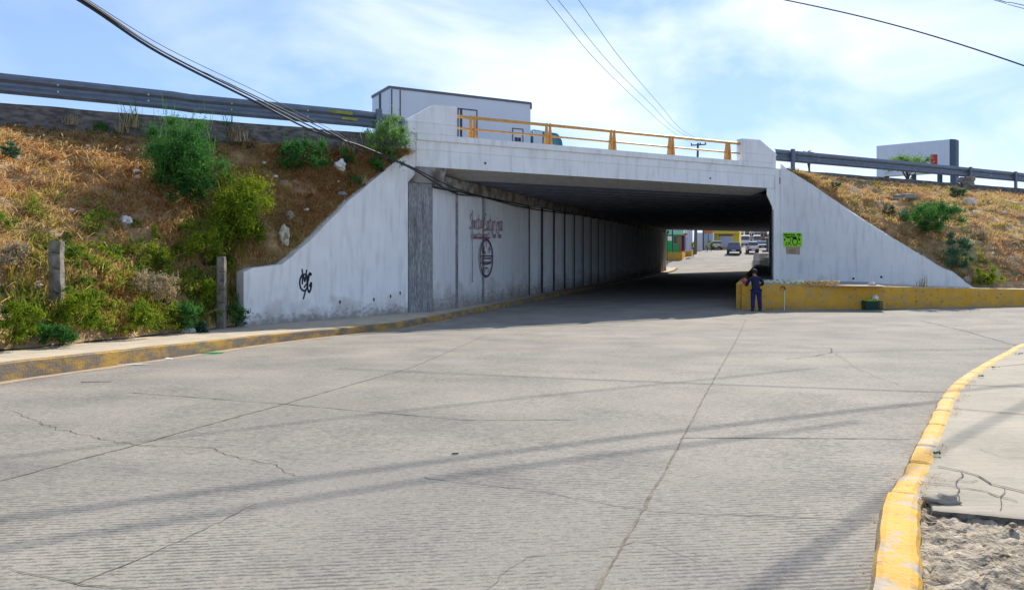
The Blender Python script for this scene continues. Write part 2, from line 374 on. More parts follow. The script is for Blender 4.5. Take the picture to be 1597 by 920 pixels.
def crack(name, pts, w, amp, m, seed=0, h=.004, par=road):
    pl = jag(pts, amp, seed=seed, h=h); mb = MB()
    ws = [w*(.45+.9*abs(noise.noise(Vector((p.x*5, p.y*5, seed+9)))+.35)) for p in pl]
    mb.ribbon(pl, ws, Vector((0, 0, 1))); return mb.build(name, m, par)
crack('joint', [(930, 920), (960, 870), (1014, 775), (1065, 683), (1120, 580), (1166, 490)], .022, .012, JOINT, 1)
crack('joint', [(-150, 790), (0, 750), (200, 697), (440, 631), (640, 574), (760, 521)], .02, .02, JOINT, 2)
crack('joint', [(1065, 683), (1200, 683), (1420, 685)], .018, .008, CRACK, 3)
crack('joint', [(200, 612), (440, 630), (720, 655), (900, 655)], .014, .015, CRACK, 4)
crack('crack', [(20, 640), (90, 670), (205, 693), (330, 700), (420, 724), (460, 742)], .008, .06, CRACK, 5)
crack('crack', [(660, 745), (830, 765), (1015, 798), (1180, 803), (1380, 812)], .008, .03, JOINT, 6)
crack('crack', [(0, 886), (130, 912), (260, 925)], .006, .015, CRACK, 7)
crack('crack', [(120, 912), (300, 835), (400, 785)], .008, .03, JOINT, 8)
crack('crack', [(1282, 541), (1297, 543), (1296, 550), (1270, 556), (1225, 560)], .018, .05, CRACK, 9, par=road)
crack('crack', [(1436, 500), (1500, 515), (1560, 532), (1590, 541)], .03, .06, CRACK, 10)
crack('crack', [(1300, 550), (1340, 577), (1400, 600)], .008, .06, JOINT, 11)
crack('crack', [(500, 573), (640, 578), (740, 582)], .01, .04, JOINT, 12)
crack('crack', [(760, 920), (820, 868), (1010, 845), (1100, 880)], .005, .05, JOINT, 13)
# ------------------------------------------------------------------ left pavement and kerb
def swl(Y): return .18+.07*(1-sm(Y, 10, 20))
kpx = [(-700, 706), (-300, 643), (0, 595), (100, 581), (200, 567), (300, 553), (394, 539), (500, 526), (632, 511)]
kl = [G(*p) for p in kpx]
kl = smooth_path(kl, 4)
kend = Vector((kl[-1].x, kl[-1].y, 0))
inner = [kend+T*(k*3) for k in range(1, 24)]
kall = kl+[Vector((p.x, p.y, 0)) for p in inner]
WA = G(380, 508, .2); WB = P(636, 488, Dh(636))           # wing wall foot, left end and abutment end
W1 = P(675, 487, Dh(675))                                 # front end of the tunnel wall
bk = [G(-700, 640, .3), G(-300, 585, .28), G(0, 547, .26), G(100, 538, .24), G(200, 528, .22), G(300, 517, .2), WA]
def nrm2(pl, k):
    d = pl[min(k+1, len(pl)-1)]-pl[max(k-1, 0)]; return Vector((-d.y, d.x, 0)).normalized()
kerb = MB(); top = MB()
kin = []
ring = []
for k, p in enumerate(kall):
    n = nrm2(kall, k); z = gz(p.x, p.y); h = swl(p.y) + .012*noise.noise(p*1.3)
    w = .16
    ring.append([kerb.vert((p.x, p.y, z-.05)), kerb.vert((p.x+n.x*.01, p.y+n.y*.01, z+h-.015)), kerb.vert((p.x+n.x*.03, p.y+n.y*.03, z+h)), kerb.vert((p.x+n.x*w, p.y+n.y*w, z+h)), kerb.vert((p.x+n.x*w, p.y+n.y*w, z-.05))])
    kin.append(Vector((p.x+n.x*w, p.y+n.y*w, z+h-.004)))
for A, B in zip(ring, ring[1:]):
    for q in range(4): kerb.face((A[q], A[q+1], B[q+1], B[q]))
ko = tag(kerb.build('kerb', YWORN), kind='structure')
kt = MB(); kt.ribbon([p-nrm2(kin, k)*.035+Vector((0, 0, .008)) for k, p in enumerate(kin[:33])], .1, Vector((0, 0, 1)))
YK2 = yellowpaint('faded_kerb_top_paint', (.72, .45, .12), (.5, .42, .3), .42, .62, 3)
kt.build('painted_top', YK2, ko)
back = []
bt = [(b.y, b.x) for b in bk]
for p in kin:
    if p.y < WA.y: q = Vector((lerp_tab(bt, p.y+2.5*0), p.y, p.z)); q = Vector((q.x-2.0, q.y+.5, p.z+.0))
    else: q = p - TN*3.2 + Vector((0, 0, 0))
    back.append(q)
sw = MB()
for a, b, c, d in zip(kin, kin[1:], back[1:], back): sw.poly((a, b, c, d))
swo = tag(sw.build('pavement', WALK), kind='structure')
# drain holes / dust strip in the gutter
gm = MB(); gp = [p-nrm2(kall, k)*.16 for k, p in enumerate(kall[:34])]
gm.ribbon([Vector((p.x, p.y, gz(p.x, p.y)+.005)) for p in gp], [.16+.22*abs(noise.noise(p*1.1)) for p in gp], Vector((0, 0, 1)))
DUST = mat('gutter_dust', (.4, .3, .2), 1, .2, 4)
gm.build('gutter_dust', DUST, swo)

# ------------------------------------------------------------------ overpass
ZT = 6.13                                                  # top of the parapet kerb
bridge = empty('overpass', 'white painted concrete road bridge spanning the underpass', 'bridge')
S0, S1 = S(650), 16.75
SL, SR = S(675), S(1205)
LT = 60.5
def extr(mb, prof, s0, s1): mb.prism([hw(0, d, z) for d, z in prof], E*s0, E*s1)
f = MB(); extr(f, [(-.07, ZT), (-.07, ZT-.2), (-.03, ZT-.215), (0, ZT-.235), (0, 5.62), (.02, 5.6), (.02, 5.04), (.5, 5.04), (.5, ZT)], S0, S1)
f.build('fascia', WHITE2, bridge)
f = MB(); extr(f, [(.03, 5.037), (1.3, 4.8), (1.3, 5.3), (.1, 5.3)], S0+.3, S1-.1); f.build('haunch', HAUN, bridge)
f = MB(); q0 = [hw(S0-1.5, .52, 0), hw(S1+1, .52, 0), hw(S1+46.3, 40, 0), hw(S0+42.5, 40, 0)]
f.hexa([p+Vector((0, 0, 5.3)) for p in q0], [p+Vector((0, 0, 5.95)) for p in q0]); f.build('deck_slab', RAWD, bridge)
k = 0; d = 1.4
while d < 39.6:
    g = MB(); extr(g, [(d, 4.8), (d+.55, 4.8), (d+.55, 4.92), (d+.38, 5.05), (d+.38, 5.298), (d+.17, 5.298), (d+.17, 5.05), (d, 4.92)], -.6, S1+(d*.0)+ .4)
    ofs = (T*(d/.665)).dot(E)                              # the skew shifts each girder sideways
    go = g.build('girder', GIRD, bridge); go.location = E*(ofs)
    d += 1.27
f = MB(); extr(f, [(39.5, 6.1), (39.5, 4.75), (40, 4.75), (40, 6.1)], S0+42, S1+46.5); f.build('far_fascia', RAWD, bridge)
# parapet end blocks
def endblock(pts, d0=-.075, d1=.28):
    b = MB(); b.prism([hw(s, d0, z) for s, z in pts], Vector(), N*(d1-d0)); return b
sA, sB, sC = S(635), S(675), S(711.5)
b = endblock([(sA, ZT-.003), (sA, 6.58), (sB, 7.13), (sC, 7.15), (sC, ZT-.003)]); b.build('parapet_block', WHITE2, bridge, bevel=.02)
b = MB(); b.prism([hw(s, -.09, z) for s, z in [(sA-.03, 6.5), (sA-.03, 6.55), (sC-.02, 6.55), (sC-.02, 6.5)]], Vector(), N*.37); b.build('block_moulding', WHITE2, bridge)
sA, sB, sC = S(1156), S(1184), S(1205)+.15
b = endblock([(sA, ZT-.003), (sA, 7.1), (sB, 7.12), (sC, 6.6), (sC, ZT-.003)]); b.build('parapet_block', WHITE2, bridge, bevel=.02)
b = MB(); b.prism([hw(s, -.09, z) for s, z in [(sA+.02, 6.5), (sA+.02, 6.55), (sC+.03, 6.55), (sC+.03, 6.5)]], Vector(), N*.37); b.build('block_moulding', WHITE2, bridge)
# left abutment: front column, flat panels, then convex piles
abl = empty('abutment', 'left concrete abutment of the bridge with rounded piles and a painted emblem', 'abutment')
c0, c1 = S(636), S(675)
b = MB(); b.box(c0, c1, -.02, .9, -.1, 4.5, hw); b.build('scratched_column', RAW, abl, bevel=.03)
b = MB(); b.prism([hw(s, 0, z) for s, z in [(c0+.05, 4.497), (c0+.28, 4.74), (c0+.28, 5.03), (c1+.5, 5.03), (c1+.35, 4.497)]], N*-.04, N*.95); b.build('corbel', CAP, abl)
b = MB(); b.prism([hw(s, 0, z) for s, z in [(c0-.02, 4.5), (c0-.02, 5.9), (c0+.6, 5.9), (c0+.6, 5.2), (c0+.27, 4.76), (c0+.04, 4.5)]], N*.06, N*.9); b.build('wall_return', WHITE, abl)
def tw(k, d, z): v = W1+T*k+TN*d; return Vector((v.x, v.y, z))
seams = [712, 733, 753, 787, 813, 825]
ks = [0]+[(Dw(x)-W1.y)/.9454 for x in seams]
panel = MB()
for i, (a, bb) in enumerate(zip(ks, ks[1:])):
    dd = [.0, .05, .01, .03, .0, .02][i]
    panel.box(a+.02, bb-.02, -.8, dd*1.0, -.1, 4.35, tw)
panel.box(0, ks[-1], -.85, -.05, -.1, 4.3, tw)
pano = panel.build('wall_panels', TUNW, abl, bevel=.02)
for i in (1, 3): b = MB(); b.box(ks[i]-.07, ks[i]+.05, -.04, .055, -.05, 4.35, tw); b.build('seam_strip', RAW, abl)
k = ks[-1]; i = 0
while k < LT:
    w = 2.17; pm = MB(); n = 10
    prof = [(k+.14, -.7)]+[(k+w/2-math.cos(math.pi*q/n)*(w/2-.17), 1.0*math.sin(math.pi*q/n)-.76) for q in range(n+1)]+[(k+w-.14, -.7)]
    pm.prism([tw(a, c, -.1) for a, c in prof], Vector(), Vector((0, 0, 4.5)))
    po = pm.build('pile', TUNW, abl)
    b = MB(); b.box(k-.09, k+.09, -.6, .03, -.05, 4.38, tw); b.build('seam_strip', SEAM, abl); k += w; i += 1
b = MB(); b.box(.0, LT, -.9, .14, 4.39, 4.79, tw)
b.build('pile_cap', CAP, abl)
b = MB(); b.box(-.3, LT, -1.1, -.82, -.1, 5.3, tw); b.build('backing_wall', RAWD, abl)
# mural on the panels
def onwall(px, py, off=.065):                              # pixel -> tunnel wall plane
    D0 = Dw(px); p = P(px, py, D0); return p+TN*off
q = MB()
def stroke(mb, pts, w, place, nrm, n=5): mb.ribbon(smooth_path([place(*p) for p in pts], n), w, nrm)
def mural_word(mb, strokes, x0, x1, y0, y1, w, ty='m'):
    for st in strokes: stroke(mb, [(x0+(x1-x0)*a+(y1-y0)*0, y0+(y1-y0)*b) for a, b in st], w, onwall, TN, 4)
# letter strokes in a unit cell (x right, y down, 0 = ascender line, 1 = base line)
LET = {
 'S': [[(1, .12), (.6, 0), (.2, .2), (.55, .5), (.8, .8), (.3, 1), (-.1, .85)]],
 'C': [[(1, .12), (.7, 0), (.25, .35), (.05, .85), (.5, 1), (.95, .85)]],
 'a': [[(.8, .5), (.4, .42), (.1, .75), (.3, 1), (.6, .8), (.85, .45)], [(.85, .45), (.7, .9), (1, .97)]],
 'n': [[(.2, .45), (.05, 1)], [(.1, .75), (.5, .42), (.65, .6), (.5, 1), (.9, .95)]],
 't': [[(.65, .05), (.25, .9), (.6, 1), (.9, .9)], [(.2, .4), (.9, .36)]],
 'r': [[(.3, .45), (.1, 1)], [(.15, .7), (.5, .42), (.85, .5)]],
 'i': [[(.5, .45), (.3, .95), (.7, .97)], [(.62, .22), (.66, .27)]],
 'e': [[(.2, .75), (.7, .6), (.5, .42), (.15, .8), (.4, 1), (.9, .9)]],
 'l': [[(.6, .05), (.3, .9), (.7, .98)]], 'h': [[(.5, .05), (.1, 1)], [(.2, .7), (.6, .42), (.6, 1), (.9, .95)]],
 'u': [[(.2, .45), (.15, .9), (.5, 1), (.8, .45)], [(.8, .45), (.7, .95), (1, .98)]],
 'H': [[(.25, .05), (.1, 1)], [(.85, .05), (.75, 1)], [(.15, .5), (.8, .5)]],
 'T': [[(.0, .08), (1, .03)], [(.55, .05), (.4, 1)]], 'p': [[(.3, .45), (.05, 1.3)], [(.25, .6), (.7, .42), (.7, .85), (.2, .98)]],
 'z': [[(.15, .45), (.8, .45), (.15, 1), (.85, .98)]], 'c': [[(.85, .5), (.4, .42), (.15, .85), (.5, 1), (.9, .9)]],
 'o': [[(.5, .42), (.15, .7), (.4, 1), (.8, .7), (.5, .42)]], 'x': [[(.15, .45), (.8, 1)], [(.8, .45), (.1, 1)]], '.': [[(.4, .93), (.5, 1)]],
}
def write(mb, text, x0, x1, y0, y1, w, place, nrm, widths=None):
    n = sum(.5 if c in ' .' else (1.35 if c.isupper() else 1) for c in text); u = (x1-x0)/n; x = x0
    for c in text:
        cw = u*(.5 if c in ' .' else (1.35 if c.isupper() else 1))
        for st in LET.get(c, []): stroke(mb, [(x+cw*.95*a, y0+(y1-y0)*b) for a, b in st], w, place, nrm, 4)
        x += cw
mural = MB(); write(mural, 'Santa', 730, 750, 334, 357, .038, onwall, TN); write(mural, 'Catarina', 752, 782, 334, 360, .042, onwall, TN)
write(mural, 'Huactzincotl', 733, 763, 361.5, 370.5, .035, onwall, TN)
mural.ribbon([onwall(733, 371.5), onwall(763, 371.8)], .04, TN)
mural.build('mural_lettering', MAROON, abl)
mural = MB(); write(mural, 'Tep.', 765, 772, 362, 370.5, .035, onwall, TN); write(mural, 'Tlax.', 773, 780.5, 362, 371, .035, onwall, TN)
cx, cy = 756.5, 402.5
mural.ribbon([onwall(cx+10*math.sin(a)*1.0, cy-28.5*math.cos(a)) for a in [2*math.pi*i/40 for i in range(41)]], .09, TN)
for st in ([(748.3, 399), (766, 399.4)], [(748.3, 399), (750.5, 410.5), (762.5, 410.8), (765.5, 399.4)], [(750.3, 408.8), (763, 409)], [(751.5, 403), (764, 403)], [(756.7, 377), (756.6, 385)],
           [(751, 384), (752.5, 396)], [(752.8, 383), (752.8, 396)], [(761.5, 384.5), (759.8, 390)], [(763, 387), (760.8, 394)], [(750.5, 391), (755, 394), (755, 397)], [(754, 425), (754.3, 418.3), (759, 418.3), (759.3, 425)]):
    stroke(mural, st, .05, onwall, TN, 2)
mural.build('mural_emblem', DKPAINT, abl)
# right abutment
W2 = hw(SR, 0, 0)
def tr(k, d, z): v = W2+T*k+TN*d; return Vector((v.x, v.y, z))
abr = empty('abutment', 'right concrete abutment of the bridge behind the yellow wall', 'abutment')
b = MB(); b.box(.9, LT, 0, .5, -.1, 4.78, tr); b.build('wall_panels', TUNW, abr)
b = MB(); b.prism([hw(s, 0, z) for s, z in [(SR-.02, -.05), (SR-.02, 4.2), (SR-.38, 4.75), (SR-.38, 5.03), (SR+.11, 5.03), (SR+.11, 5.95), (S(1217.5), 5.93), (S(1217.5), -.05)]], T*.02, T*1.0); b.build('end_column', WHITE, abr, bevel=.02)
b = MB(); b.box(SR+.0, SR+.07, -.0, .03, .9, 4.1, hw); b.build('seam_strip', RAW, abr)
# wing walls
def wing(name, label, foot0, foot1, D0, D1, prof, thick, label_cat='wing wall'):
    """front face in the vertical plane over the pixel columns; prof = top outline in pixels"""
    x0, x1 = prof[0][0], prof[-1][0]
    def DD(x): t = (x-x0)/(x1-x0); return 1/((1-t)/D0+t/D1)
    tops = [P(x, y, DD(x)) for x, y in prof]; 
    e = (tops[-1]-tops[0]); e.z = 0; e.normalize(); nn = Vector((-e.y, e.x, 0))*thick
    mb = MB()
    # refine outline
    pts = []
    for a, b_ in zip(tops, tops[1:]):
        m_ = max(1, int((b_-a).length/.25))
        for k in range(m_):
            p = a.lerp(b_, k/m_); p.z += .03*noise.noise(p*2.1); pts.append(p)
    pts.append(tops[-1])
    for a, b_ in zip(pts, pts[1:]):
        lo = -.1
        A = [Vector((a.x, a.y, lo)), Vector((b_.x, b_.y, lo)), b_, a]
        mb.poly(A); mb.poly([p+nn for p in A][::-1]); mb.poly([a, b_, b_+nn, a+nn])
    for p in (pts[0], pts[-1]): mb.poly([Vector((p.x, p.y, -.1)), p, p+nn, Vector((p.x, p.y, -.1))+nn])
    o = mb.build(name, WHITE); tag(o, label, label_cat); return o, tops, nn
lw, ltops, lnn = wing('wing_wall', 'left white wing wall with black graffiti and a sloping top', None, None, WA.y, WB.y, [(380, 424), (395, 418), (440, 412), (453, 402), (480, 379), (505, 354), (545, 313), (590, 274), (612, 256), (636, 239)], .32)
DRE = 28.6
rw, rtops, rnn = wing('wing_wall', 'right white triangular wing wall carrying the green price card', None, None, Dh(1217), DRE, [(1217, 256), (1222.6, 261), (1260, 285), (1332, 334), (1400, 377), (1469, 417.6), (1484, 424), (1518, 449)], .32)
def wplane(x, D0, D1, xa, xb): t = (x-xa)/(xb-xa); return 1/((1-t)/D0+t/D1)
def onleft(px, py, off=.006):
    e = (ltops[-1]-ltops[0]); e.z = 0; e.normalize(); n = Vector((e.y, -e.x, 0))
    return P(px, py, wplane(px, WA.y, WB.y, 380, 636))+n*off
ln = Vector(((ltops[-1]-ltops[0]).y, -(ltops[-1]-ltops[0]).x, 0)).normalized()
def onright(px, py, off=.006):
    e = (rtops[-1]-rtops[0]); e.z = 0; e.normalize(); n = Vector((e.y, -e.x, 0))
    return P(px, py, wplane(px, Dh(1217), DRE, 1217, 1518))+n*off
rn = Vector(((rtops[-1]-rtops[0]).y, -(rtops[-1]-rtops[0]).x, 0)).normalized()
gr = MB(); g0 = lambda x, y: (450+x/11.5, 400+y/11.5)
for st, w in (([(240, 225), (250, 330), (245, 500)], .05), ([(325, 235), (310, 330), (290, 450), (265, 330)], .05), ([(290, 315), (230, 350), (200, 450), (215, 560), (275, 615), (325, 570), (345, 450), (335, 350), (290, 315)], .055),
              ([(330, 350), (335, 500), (345, 590), (370, 640), (400, 570), (405, 470), (370, 540)], .06), ([(275, 560), (320, 490)], .05), ([(305, 615), (280, 700), (262, 770)], .05), ([(350, 440), (365, 350), (370, 310), (410, 335)], .06), ([(365, 300), (412, 330)], .09), ([(405, 460), (398, 560)], .07)):
    stroke(gr, [g0(*p) for p in st], w, onleft, ln)
gr.build('graffiti_tag', GRAF, lw)
for x, y in ((530, 471), (583, 467), (609, 462), (624, 457)):
    hl = MB(); c = onleft(x, y, .004); e_ = Vector((-ln.y, ln.x, 0)); hl.poly([c+e_*(.035*math.cos(a))+Vector((0, 0, .06*math.sin(a))) for a in [math.pi*i/4 for i in range(8)]]); hl.build('weep_hole', BLUEG, lw)
for x, y in ((1331, 434.5), (1374.5, 432)):
    hl = MB(); c = onright(x, y, .004); e_ = Vector((-rn.y, rn.x, 0)); hl.poly([c+e_*(.05*math.cos(a))+Vector((0, 0, .05*math.sin(a))) for a in [math.pi*i/4 for i in range(8)]]); hl.build('weep_hole', BLUEG, rw)
for x_ in (757, 1108): b = MB(); b.box(S(x_)-.03, S(x_)+.03, -.012, .01, 5.27, 5.33, hw); b.build('drain_hole', BLUEG, bridge)

# ------------------------------------------------------------------ highway surface, embankments
hwy = MB()
hwy.poly([hw(-60, .5, 5.96), hw(90, .5, 5.96), hw(90, 39.5, 5.96), hw(-60, 39.5, 5.96)])
tag(hwy.build('highway', ASPH), kind='structure')
for s0, s1, lab, zc, zb in ((-60, S(634), 'dark weathered concrete kerb strip along the top of the left bank', 6.02, 5.2), (SR+.45, 90, 'low concrete edge strip along the top of the right bank', 5.93, 5.55)):
    c = MB(); n = 160
    for k in range(n):
        a = s0+(s1-s0)*k/n; bb = s0+(s1-s0)*(k+1)/n
        za = zc+.03*noise.noise(Vector((a, 0, 0))*.8); zb_ = zc+.03*noise.noise(Vector((bb, 0, 0))*.8)
        A = [hw(a, .0, zb-.3), hw(bb, .0, zb-.3), hw(bb, .03, zb_), hw(a, .03, za)]
        c.poly(A); c.poly([hw(a, .03, za), hw(bb, .03, zb_), hw(bb, .55, zb_), hw(a, .55, za)])
    tag(c.build('edge_kerb', CURB), lab, 'edge kerb')
# left slope as a function of (s, v)
def proj(p): return (p-P0).dot(E), (p-P0).dot(N)
ltab = sorted([(proj(b_)[0], Vector((b_.x, b_.y, b_.z+.02))) for b_ in bk[:-1]]+[(proj(p)[0], p+lnn*.9+Vector((0, 0, -.06))) for p in ltops], key=lambda q: q[0])
ltab.append((proj(ltops[0]+lnn*.9)[0]-.12, Vector((WA.x-.15, WA.y+.1, WA.z+.02)))); ltab.append((proj(ltops[0]+lnn*.9)[0]-.06, ltops[0]+lnn*.9-Vector((.1, 0, .25)))); ltab = [q for q in ltab if not (ltab[-2][0] < q[0] < proj(ltops[0]+lnn*.9)[0]-.07)]; ltab.sort(key=lambda q: q[0])
def lowL(s): return lerp_tab(ltab, s)
pr_ = [p for p in rtops]
right_foot = [P(1560, 449.5, 28.6), P(1700, 452, 29), P(2000, 455, 30), P(2500, 460, 32)]
rtab = sorted([(proj(p)[0], p+rnn*.9+Vector((0, 0, -.06))) for p in pr_]+[(proj(p)[0], Vector((p.x, p.y, .8))) for p in right_foot], key=lambda q: q[0])
def lowR(s): return lerp_tab(rtab, s)
def slope(s, v, side):
    lo = lowL(s) if side < 0 else lowR(s)
    if side < 0: hi = hw(s, .02, 5.42+.12*noise.noise(Vector((s*.7, 3, 0))))
    else: hi = hw(s, .02, 5.82-.012*(s-17))
    p = lo.lerp(hi, v)
    w = math.sin(math.pi*v)
    bul = .25*w if side < 0 else .2*w
    if side < 0 and s > -5: bul *= .3
    q = p*1.0; a = (noise.noise(q*.6)*.28+noise.noise(q*1.7)*.2+noise.noise(q*4.2)*.11)*min(1, 4*v*(1-v)+.12)
    return p+Vector((.2, -.35, .8))*(bul+a)
for side, a, bb, lab in ((-1, -30, S(634), 'left'), (1, S(1220), 60, 'right')):
    m_ = MB(); m_.grid(lambda u, v: slope(a+(bb-a)*u, v, side), 200, 60)
    tag(m_.build('embankment', SOIL, smooth=True), kind='structure')
# far side of the embankment (seen only past the ends of the underpass)
m_ = MB()
m_.poly([hw(-60, 39.9, 5.9), hw(43.5, 39.9, 5.9), hw(40, 49, 0), hw(-60, 49, 0)])
m_.poly([hw(63.5, 39.9, 5.9), hw(110, 39.9, 5.9), hw(110, 49, 0), hw(74, 49, 0)])
tag(m_.build('embankment', SOIL), kind='structure')

# ------------------------------------------------------------------ yellow wall, raised pavement
wpx = [(1157, 443, 483.2), (1300, 444.5, 482.6), (1350, 446.5, 482.3), (1440, 448.6, 479.8), (1518, 450, 478.6), (1597, 451.4, 476.8), (2000, 458, 468)]
wf = []
for x, yt, yb in wpx:
    g_ = G(x, yb); p = P(x, yt, g_.y); wf.append((g_, p.z))
yw = empty('retaining_wall', 'low yellow painted concrete wall with worn paint beside the road', 'wall')
m_ = MB()
def wallseg(mb, a, za, b_, zb, th=.22):
    d = (b_-a); d.z = 0; n = Vector((-d.y, d.x, 0)).normalized()*th
    mb.hexa([Vector((a.x, a.y, -.05)), Vector((b_.x, b_.y, -.05)), Vector((b_.x+n.x, b_.y+n.y, -.05)), Vector((a.x+n.x, a.y+n.y, -.05))],
            [Vector((a.x, a.y, za)), Vector((b_.x, b_.y, zb)), Vector((b_.x+n.x, b_.y+n.y, zb)), Vector((a.x+n.x, a.y+n.y, za))])
for (a, za), (b_, zb) in zip(wf, wf[1:]): wallseg(m_, a, za, b_, zb)
m_.build('wall_face', YWALL, yw)
m_ = MB(); 
for (a, za), (b_, zb) in zip(wf[1:], wf[2:]):
    n = Vector((-(b_-a).y, (b_-a).x, 0)).normalized()
    m_.poly([Vector((a.x, a.y, za+.004))+n*.02, Vector((b_.x, b_.y, zb+.004))+n*.02, Vector((b_.x, b_.y, zb+.004))+n*.34, Vector((a.x, a.y, za+.004))+n*.34])
m_.build('wall_top', WTOP, yw)
a = wf[0][0]; m_ = MB(); z0 = wf[0][1]
kb = a+T*.28; ke = a+T*57
wallseg(m_, kb+TN*0, z0-.003, ke, z0-.05); m_.build('tunnel_return', YWALL, yw)
m_ = MB()                                                  # raised pavement: in the tunnel and behind the yellow wall
m_.poly([Vector((p.x, p.y, z0-.03)) for p in (kb+TN*.1, ke+TN*.1, ke+TN*3.2, kb+TN*5)])
tag(m_.build('raised_pavement', WALKD), kind='structure')
m_ = MB(); pf = [(Vector((g_.x, g_.y, z-.012))) for g_, z in wf]
for p, q_ in zip(pf, pf[1:]): m_.poly([p+Vector((0, .1, 0)), q_+Vector((0, .1, 0)), q_+T*5.8, p+T*5.8])
tag(m_.build('raised_pavement', WALK), kind='structure')

# ------------------------------------------------------------------ bridge railing
rail = empty('bridge_railing', 'yellow steel railing with paired tapered posts on the bridge edge', 'railing')
ra, rb = S(711.5), S(1155.5)
m_ = MB(); m_.tube([hw(ra, .08, 6.85), hw(rb, .08, 6.89)], .055, 10); m_.build('top_rail', YRAIL, rail, smooth=True)
m_ = MB(); m_.tube([hw(ra, .08, 6.45), hw(rb, .08, 6.47)], .035, 10); m_.build('mid_rail', YRAIL, rail, smooth=True)
for px in (738.5, 857, 957.5, 1049, 1137.5):
    s = S(px)
    m_ = MB()
    for o_ in (-.09, .09):
        wt, wb = .02, .055
        m_.hexa([hw(s+o_-wb, .0, ZT), hw(s+o_+wb, .0, ZT), hw(s+o_+wb, .2, ZT), hw(s+o_-wb, .2, ZT)],
                [hw(s+o_*.8-wt, .03, 6.93), hw(s+o_*.8+wt, .03, 6.93), hw(s+o_*.8+wt, .13, 6.93), hw(s+o_*.8-wt, .13, 6.93)])
    m_.build('post', YRAIL, rail, bevel=.008)
m_ = MB()
for dz in (0, .0): pass

# ------------------------------------------------------------------ guardrails
prof = [(0, 0), (.02, .0), (.075, .08), (.075, .14), (.015, .22), (.015, .29), (.075, .37), (.075, .45), (.02, .53), (0, .53)]
def guard(label, s0, s1, z0, posts, bolts, dents, yel=None):
    root = empty('guardrail', label, 'guardrail')
    m_ = MB(); n = max(2, int((s1-s0)/.5)); rings = []
    for k in range(n+1):
        s = s0+(s1-s0)*k/n; dz = lerp_tab(dents, s)
        rings.append([m_.vert(hw(s, .22-d_, z0-.53+z_+dz)) for d_, z_ in prof])
    for A, B in zip(rings, rings[1:]):
        for q_ in range(len(prof)-1): m_.face((A[q_], A[q_+1], B[q_+1], B[q_]))
    m_.build('beam', GALV, root)
    for s in posts:
        p_ = MB(); t_ = .05*((s*7) % 1-.5); p_.hexa([hw(s-.1+t_, .03, 5.5), hw(s+.1+t_, .03, 5.5), hw(s+.1+t_, .13, 5.5), hw(s-.1+t_, .13, 5.5)], [hw(s-.1, .03, z0+.05), hw(s+.1, .03, z0+.05), hw(s+.1, .13, z0+.05), hw(s-.1, .13, z0+.05)])
        p_.build('post', GALV, root, bevel=.01)
    for s in bolts:
        for z_ in (.18, .36):
            p_ = MB(); p_.lump(hw(s, .16, z0-.53+z_+lerp_tab(dents, s)), .028, 0, sub=1); p_.build('bolt', GALVL, root)
    for s in [x+.35 for x in posts]:
        m_ = MB(); m_.ribbon([hw(s, .12, z0-.52+lerp_tab(dents, s)), hw(s+.02, .12, z0+lerp_tab(dents, s))], .03, N); m_.build('lap_joint', TRIM, root)
    return root
gl = guard('long grey steel guardrail above the left bank', -60, S(634), 6.78, [S(592), S(-120), S(-520)], [S(90), S(232), S(363), S(482)], [(-60, .05), (S(-100), .03), (S(0), .04), (S(270), .0), (S(300), -.035), (S(330), -.03), (S(575), -.02), (S(640), -.12)])
m_ = MB(); z = 6.78-.27; m_.poly([hw(S(515), .135, z+.08), hw(S(552), .135, z+.06), hw(S(552), .135, z+.16), hw(S(512), .135, z+.16)]); m_.poly([hw(S(535), .135, z-.1), hw(S(560), .135, z-.12), hw(S(560), .135, z-.03), hw(S(535), .135, z-.03)])
YF = mat('faded_yellow_mark', (.3, .32, .06), .8, .3, 5); m_.build('yellow_mark', YF, gl)
guard('grey steel guardrail along the top of the right bank', SR+.35, 90, 6.84, [S(1239), 32.3, 36.9, 41.5, 46.1], [S(1282), S(1550)], [(0, 0), (18, 0), (27, .03), (90, .03)])

# ------------------------------------------------------------------ box truck on the bridge
tk = empty('box_truck', 'white box truck with a teal cab driving over the bridge', 'truck')
TO = P(607, 0, 34.7); ts, td = proj(TO)
def tf(x, y, z): return hw(ts+x, td+y, z)                   # x along the road, y away
TZ = 5.97
m_ = MB(); m_.box(0, 7.75, 0, 2.5, TZ+1.0, TZ+3.98, tf); m_.build('cargo_box', TRUCKW, tk, bevel=.03)
m_ = MB(); m_.box(-.03, 7.77, -.03, .06, TZ+3.93, TZ+4.05, tf); m_.box(-.03, 7.77, 2.44, 2.53, TZ+3.93, TZ+4.05, tf); m_.box(-.04, .05, .06, 2.44, TZ+3.93, TZ+4.05, tf); m_.box(7.72, 7.8, -.04, .1, TZ+3.7, TZ+4.0, tf)
m_.build('roof_trim', TRUCKR, tk)
m_ = MB(); 
for x in (.1, .52): m_.box(x, x+.045, -.025, .0, TZ+1.05, TZ+3.9, tf)
m_.box(-.03, .0, 1.15, 1.22, TZ+1.05, TZ+3.9, tf); m_.box(-.03, 0, 1.33, 1.38, TZ+1.05, TZ+3.9, tf); m_.build('rear_corner_posts', TRIM, tk)
def frame(mb, x0, x1, z0, z1, w=.05, y=-.02):
    mb.box(x0, x0+w, y, 0, z0, z1, tf); mb.box(x1-w, x1, y, 0, z0, z1, tf); mb.box(x0+w, x1-w, y, 0, z1-w, z1, tf)
def tpx(px):                                                # truck side x under a pixel column
    best = min(range(0, 800), key=lambda i: abs(CX+F*tf(i/100, 0, 0).x/tf(i/100, 0, 0).y-px)); return best/100
